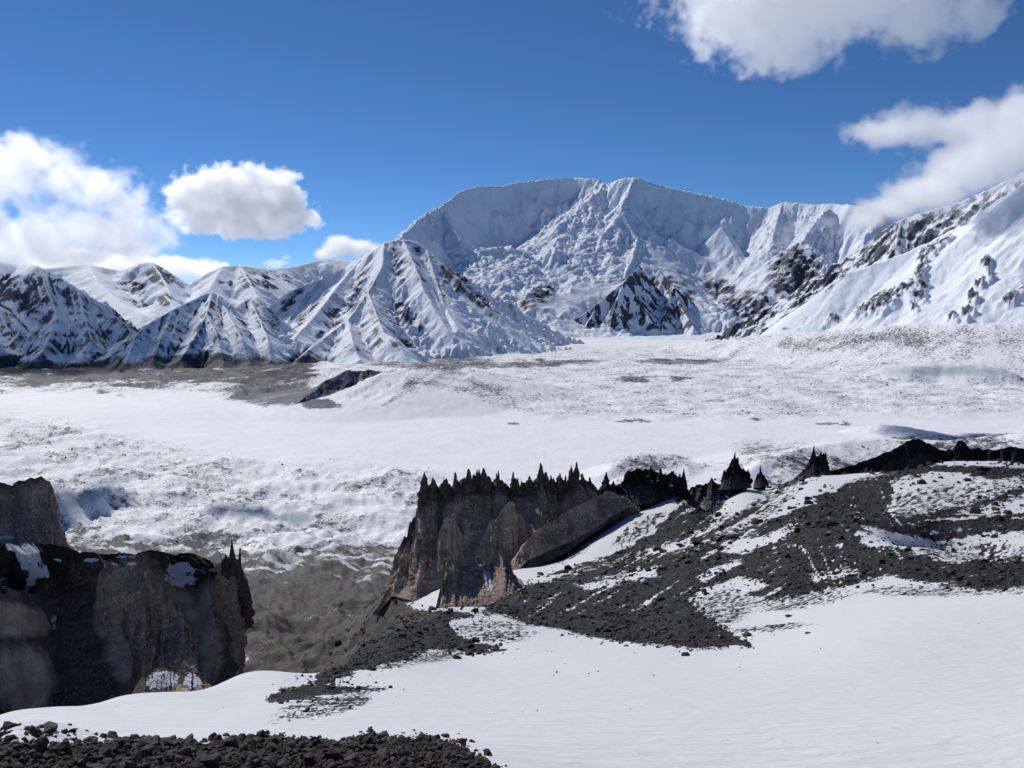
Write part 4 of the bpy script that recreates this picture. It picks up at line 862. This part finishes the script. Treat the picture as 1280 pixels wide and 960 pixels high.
# stones over the moraine: many small ones, thinning out onto the snow
wt = (BARE * .9 + 1.0 * (halo * (1 - BARE)) ** 2 * 2.2) * (Dn > 28) * (Dn < 640) * (PXn > -20) * (PXn < 1300) * (PYn > 540)
wt *= .4 + ss(-.2, .5, fbm(Xn / (Dn * .03), Yn / (Dn * .05), 3, 121))
x, y, z, dd = scatter(wt * (1 - .75 * ss(.2, .9, streak)), 14500)
sz = np.clip(rs.lognormal(math.log(.0016), .62, len(x)), .0007, .0085) * dd ** .9 * 1.55
stones_mesh('scree', 'countless dark stones scattered over the moraine and along its snow edges', x, y, z + sz * .1, sz, M_STONE, P0)
# a few lone pebbles and grit on the near snow
x, y, z, dd = scatter((1 - halo) * (Dn > 18) * (Dn < 110) * (PXn > 0) * (PXn < 1290) * ss(-.1, .6, fbm(Xn / 9, Yn / 9, 3, 131)), 70)
stones_mesh('grit', 'sparse tiny pebbles lying on the near snow slope', x, y, z, np.clip(rs.lognormal(math.log(.0011), .45, len(x)), .0006, .0026) * dd, M_STONE, P0)
# boulders that can be told apart
BOULD = [(868, 681, 8, 'black blocky boulder at the top of the moraine beside the long snow strip'), (852, 684, 6, 'low black boulder touching the left side of the blocky boulder by the snow strip'),
    (822, 688, 7, 'black pointed boulder at the lower end of the long sloping snow strip'), (677, 719, 6, 'rounded black boulder at the bottom of the shaded snow gully'),
    (790, 714, 6, 'black boulder on the edge of the small snow patch below the gully'), (1041, 656, 9, 'dark boulder crowning the rounded moraine knoll on the right'), (1066, 653, 7, 'dark boulder just right of the one crowning the knoll'),
    (1229, 588, 6, 'lone dark boulder in the snow high near the right edge'), (1209, 600, 5, 'small dark boulder in the snow left of the lone high boulder'), (1256, 713, 9, 'large dark boulder on the moraine edge at the far right'),
    (856, 820, 5, 'flat dark stone alone on the snow below the middle moraine'), (934, 808, 8, 'dark boulder at the pointed tip of the middle moraine'), (1010, 792, 3, 'tiny stone out on the open snow right of the moraine tip'),
    (987, 771, 4, 'small dark stone on the snow above the thin line of stones'), (1005, 655, 4, 'small boulder on the left shoulder of the knoll'), (918, 672, 6, 'dark broken boulder below the middle of the sloping snow strip'),
    (945, 655, 6, 'dark boulder between the two sloping snow strips'), (640, 800, 4, 'dark stone standing in the thin snow below the small buttress'), (575, 812, 4, 'dark stone at the lower left fringe of the middle moraine'), (1100, 700, 5, 'dark boulder below the snow pocket right of the knoll'),
    (438, 885, 4, 'small stone on the snow right below the left dark patch'), (382, 890, 5, 'dark stone on the snow below the left dark patch'), (352, 880, 4, 'dark stone on the snow at the lower left of the dark patch'), (462, 912, 4, 'thin dark stone on the snow just above the bottom strip')]
big = [rock_proto(90 + i, 2) for i in range(6)]; BM = []
for V, F in big:
    o = mesh_from('boulder', V, F, M_BOULDER, smooth=False); BM.append(o.data); bpy.data.objects.remove(o)
for i, (bx, by, wpx, lab) in enumerate(BOULD):
    e = (PXn - bx) ** 2 + (PYn - by) ** 2 + (Dn > 520) * 1e6; k = np.unravel_index(np.argmin(e), e.shape); s = wpx * Dn[k] / FPX * 1.05
    put_rock('boulder', BM[i % 6], Xn[k], Yn[k], Hn[k] + s * .25, s, lab, None, 'boulder', (1.25, .9, .85))
print('stones', round(time.time() - T0, 1))

# ------------------------------------------------------------------ clouds: real volumes, density made with geometry nodes
def cloud_material(name, dens, aniso=.62):
    m = bpy.data.materials.new(name); m.use_nodes = True; t = m.node_tree; t.nodes.clear()
    out = t.nodes.new('ShaderNodeOutputMaterial'); v = t.nodes.new('ShaderNodeVolumePrincipled')
    v.inputs['Color'].default_value = (1, 1, 1, 1); v.inputs['Density'].default_value = dens; v.inputs['Anisotropy'].default_value = aniso
    t.links.new(v.outputs[0], out.inputs['Volume']); return m
def cloud(label, d, ells, dens=.012, k=1.0, nsc=1 / 420., vox=11., soft=.35, seed=0, thick=1.2, flat=0.0, detail=7):
    E_ = []
    for cx, cy_, rx, ry in ells:
        c = P(cx, cy_, d + rx * .2); m = d / FPX; E_.append((c, (rx * m, .5 * (rx + ry) * m * thick, ry * m)))
    lo = np.min([c - 1.35 * np.array(r) for c, r in E_], 0); hi = np.max([c + 1.35 * np.array(r) for c, r in E_], 0)
    org = (lo + hi) / 2
    g = bpy.data.node_groups.new('cloud_density', 'GeometryNodeTree'); g.interface.new_socket('Geometry', in_out='OUTPUT', socket_type='NodeSocketGeometry')
    n = N(g); pos = n('GeometryNodeInputPosition').outputs[0]; best = None
    wn = n('ShaderNodeTexNoise', {'Vector': pos, 'Scale': nsc * .8, 'Detail': 3}); wv = n('ShaderNodeVectorMath', {0: wn.outputs['Color'], 1: (.5, .5, .5)}, operation='SUBTRACT').outputs[0]
    wv = n('ShaderNodeVectorMath', {0: wv, 'Scale': .55 / nsc}, operation='SCALE').outputs[0]; pw = n('ShaderNodeVectorMath', {0: pos, 1: wv}).outputs[0]
    for c, r in E_:
        a = n('ShaderNodeVectorMath', {0: pw, 1: tuple(c - org)}, operation='SUBTRACT').outputs[0]
        a = n('ShaderNodeVectorMath', {0: a, 1: r}, operation='DIVIDE').outputs[0]
        L_ = n('ShaderNodeVectorMath', {0: a}, operation='LENGTH').outputs['Value']
        best = L_ if best is None else n.math('SMOOTH_MIN', best, L_, .25)
    off = n('ShaderNodeVectorMath', {0: pos, 1: (seed * 777., seed * 333., 0)}).outputs[0]
    ns = n.noise(off, nsc * 2.2, detail, .62)
    v = n.math('ADD', n.math('SUBTRACT', 1., best), n.math('MULTIPLY', n.math('SUBTRACT', ns, .5), 2.6 * k))
    dn = n.math('MULTIPLY', v, 1 / soft, clamp=True)
    if flat:
        z = n('ShaderNodeSeparateXYZ', {0: pos}).outputs[2]; zl = lo[2] - org[2]
        dn = n.math('MULTIPLY', dn, n.step(z, zl + flat * (hi[2] - lo[2]) - 60, zl + flat * (hi[2] - lo[2]) + 60))
    ext = hi - lo; rr = [int(min(260, max(16, e / vox))) for e in ext]
    vc = n('GeometryNodeVolumeCube', {'Density': dn, 'Min': tuple(lo - org), 'Max': tuple(hi - org), 'Resolution X': rr[0], 'Resolution Y': rr[1], 'Resolution Z': rr[2]})
    sm = n('GeometryNodeSetMaterial', {0: vc.outputs[0]}); mat = cloud_material('cloud_vapour', dens); sm.inputs['Material'].default_value = mat
    o_ = g.nodes.new('NodeGroupOutput'); g.links.new(sm.outputs[0], o_.inputs[0])
    me = bpy.data.meshes.new('cloud'); o = bpy.data.objects.new('cloud', me); col.objects.link(o); o.location = org
    md = o.modifiers.new('density', 'NODES'); md.node_group = g
    return tag(o, label, kind='stuff')
cloud('puffy flat bottomed cumulus cloud alone in the blue left of the summit', 8600, [(240, 252, 26, 32), (262, 238, 30, 24), (290, 244, 34, 32), (322, 236, 34, 24), (348, 240, 28, 28), (252, 272, 36, 18), (300, 274, 50, 20), (345, 270, 46, 22), (388, 272, 14, 11), (318, 288, 30, 10)], dens=.011, k=.95, seed=1, nsc=1 / 330., soft=.2, vox=9)
cloud('large ragged bank of cloud at the left edge above the foothills', 6600, [(-30, 220, 70, 36), (30, 205, 55, 26), (75, 225, 50, 22), (120, 240, 45, 24), (150, 262, 30, 24), (150, 292, 55, 30), (90, 290, 60, 28), (20, 300, 70, 24), (180, 308, 28, 16), (-60, 280, 50, 40), (60, 318, 90, 12)], dens=.006, k=1.45, seed=2, nsc=1 / 335., vox=10, soft=.6)
cloud('low band of white cloud behind the distant left peaks', 13500, [(90, 330, 60, 14), (150, 328, 50, 13), (232, 333, 36, 12), (262, 334, 24, 9), (30, 335, 60, 14)], dens=.006, k=.8, seed=3, nsc=1 / 500., vox=20)
cloud('small white cloud peeping from behind the left shoulder of the snow pyramid', 9400, [(428, 309, 26, 13), (452, 312, 26, 11), (408, 316, 16, 8)], dens=.012, k=.7, seed=4, nsc=1 / 300., vox=11)
cloud('tiny faint wisp of cloud low in the sky behind the left ridge', 13500, [(345, 330, 16, 5), (357, 322, 6, 4)], dens=.003, k=.8, seed=9, nsc=1 / 300., vox=20)
cloud('big bright cloud cut by the top edge of the picture', 5200, [(905, 18, 50, 44), (960, 10, 70, 56), (985, 60, 50, 28), (1005, 82, 18, 14), (1050, -5, 80, 44), (1120, -10, 70, 36), (1165, 25, 50, 26), (1215, 12, 32, 30), (878, 62, 16, 14), (1000, -60, 160, 60)], dens=.009, k=1.35, seed=5, nsc=1 / 280., vox=8, soft=.5)
cloud('thin torn cloud floating in the blue on the right', 7000, [(1105, 160, 42, 18), (1150, 160, 40, 22), (1195, 160, 40, 18), (1235, 146, 40, 15), (1275, 132, 30, 14)], dens=.008, k=1.0, seed=6, nsc=1 / 300., vox=10, soft=.5)
cloud('dense white cloud streaming up over the rocky rib at the right edge', 7350, [(1080, 276, 26, 12), (1115, 258, 42, 18), (1160, 240, 50, 22), (1200, 215, 50, 24), (1245, 190, 50, 32), (1290, 165, 50, 44)], dens=.010, k=.75, seed=7, nsc=1 / 340., vox=10, soft=.5)
cloud('faint veil of cloud lying against the great wall below the saddle', 10800, [(1000, 285, 28, 9), (1030, 278, 24, 10), (1060, 290, 24, 12), (985, 300, 14, 6)], dens=.0022, k=.9, seed=8, nsc=1 / 300., vox=14, soft=.8)
cloud('small unseen cloud added above the top edge to shadow the glacier at the right', 4400, [(520, -108, 40, 14), (560, -110, 44, 15), (600, -106, 30, 12)], dens=.02, k=.6, seed=10, nsc=1 / 160., vox=8)  # out of view, put in only to cast the shadow band
print('clouds', round(time.time() - T0, 1))
print('script', round(time.time() - T0, 1))
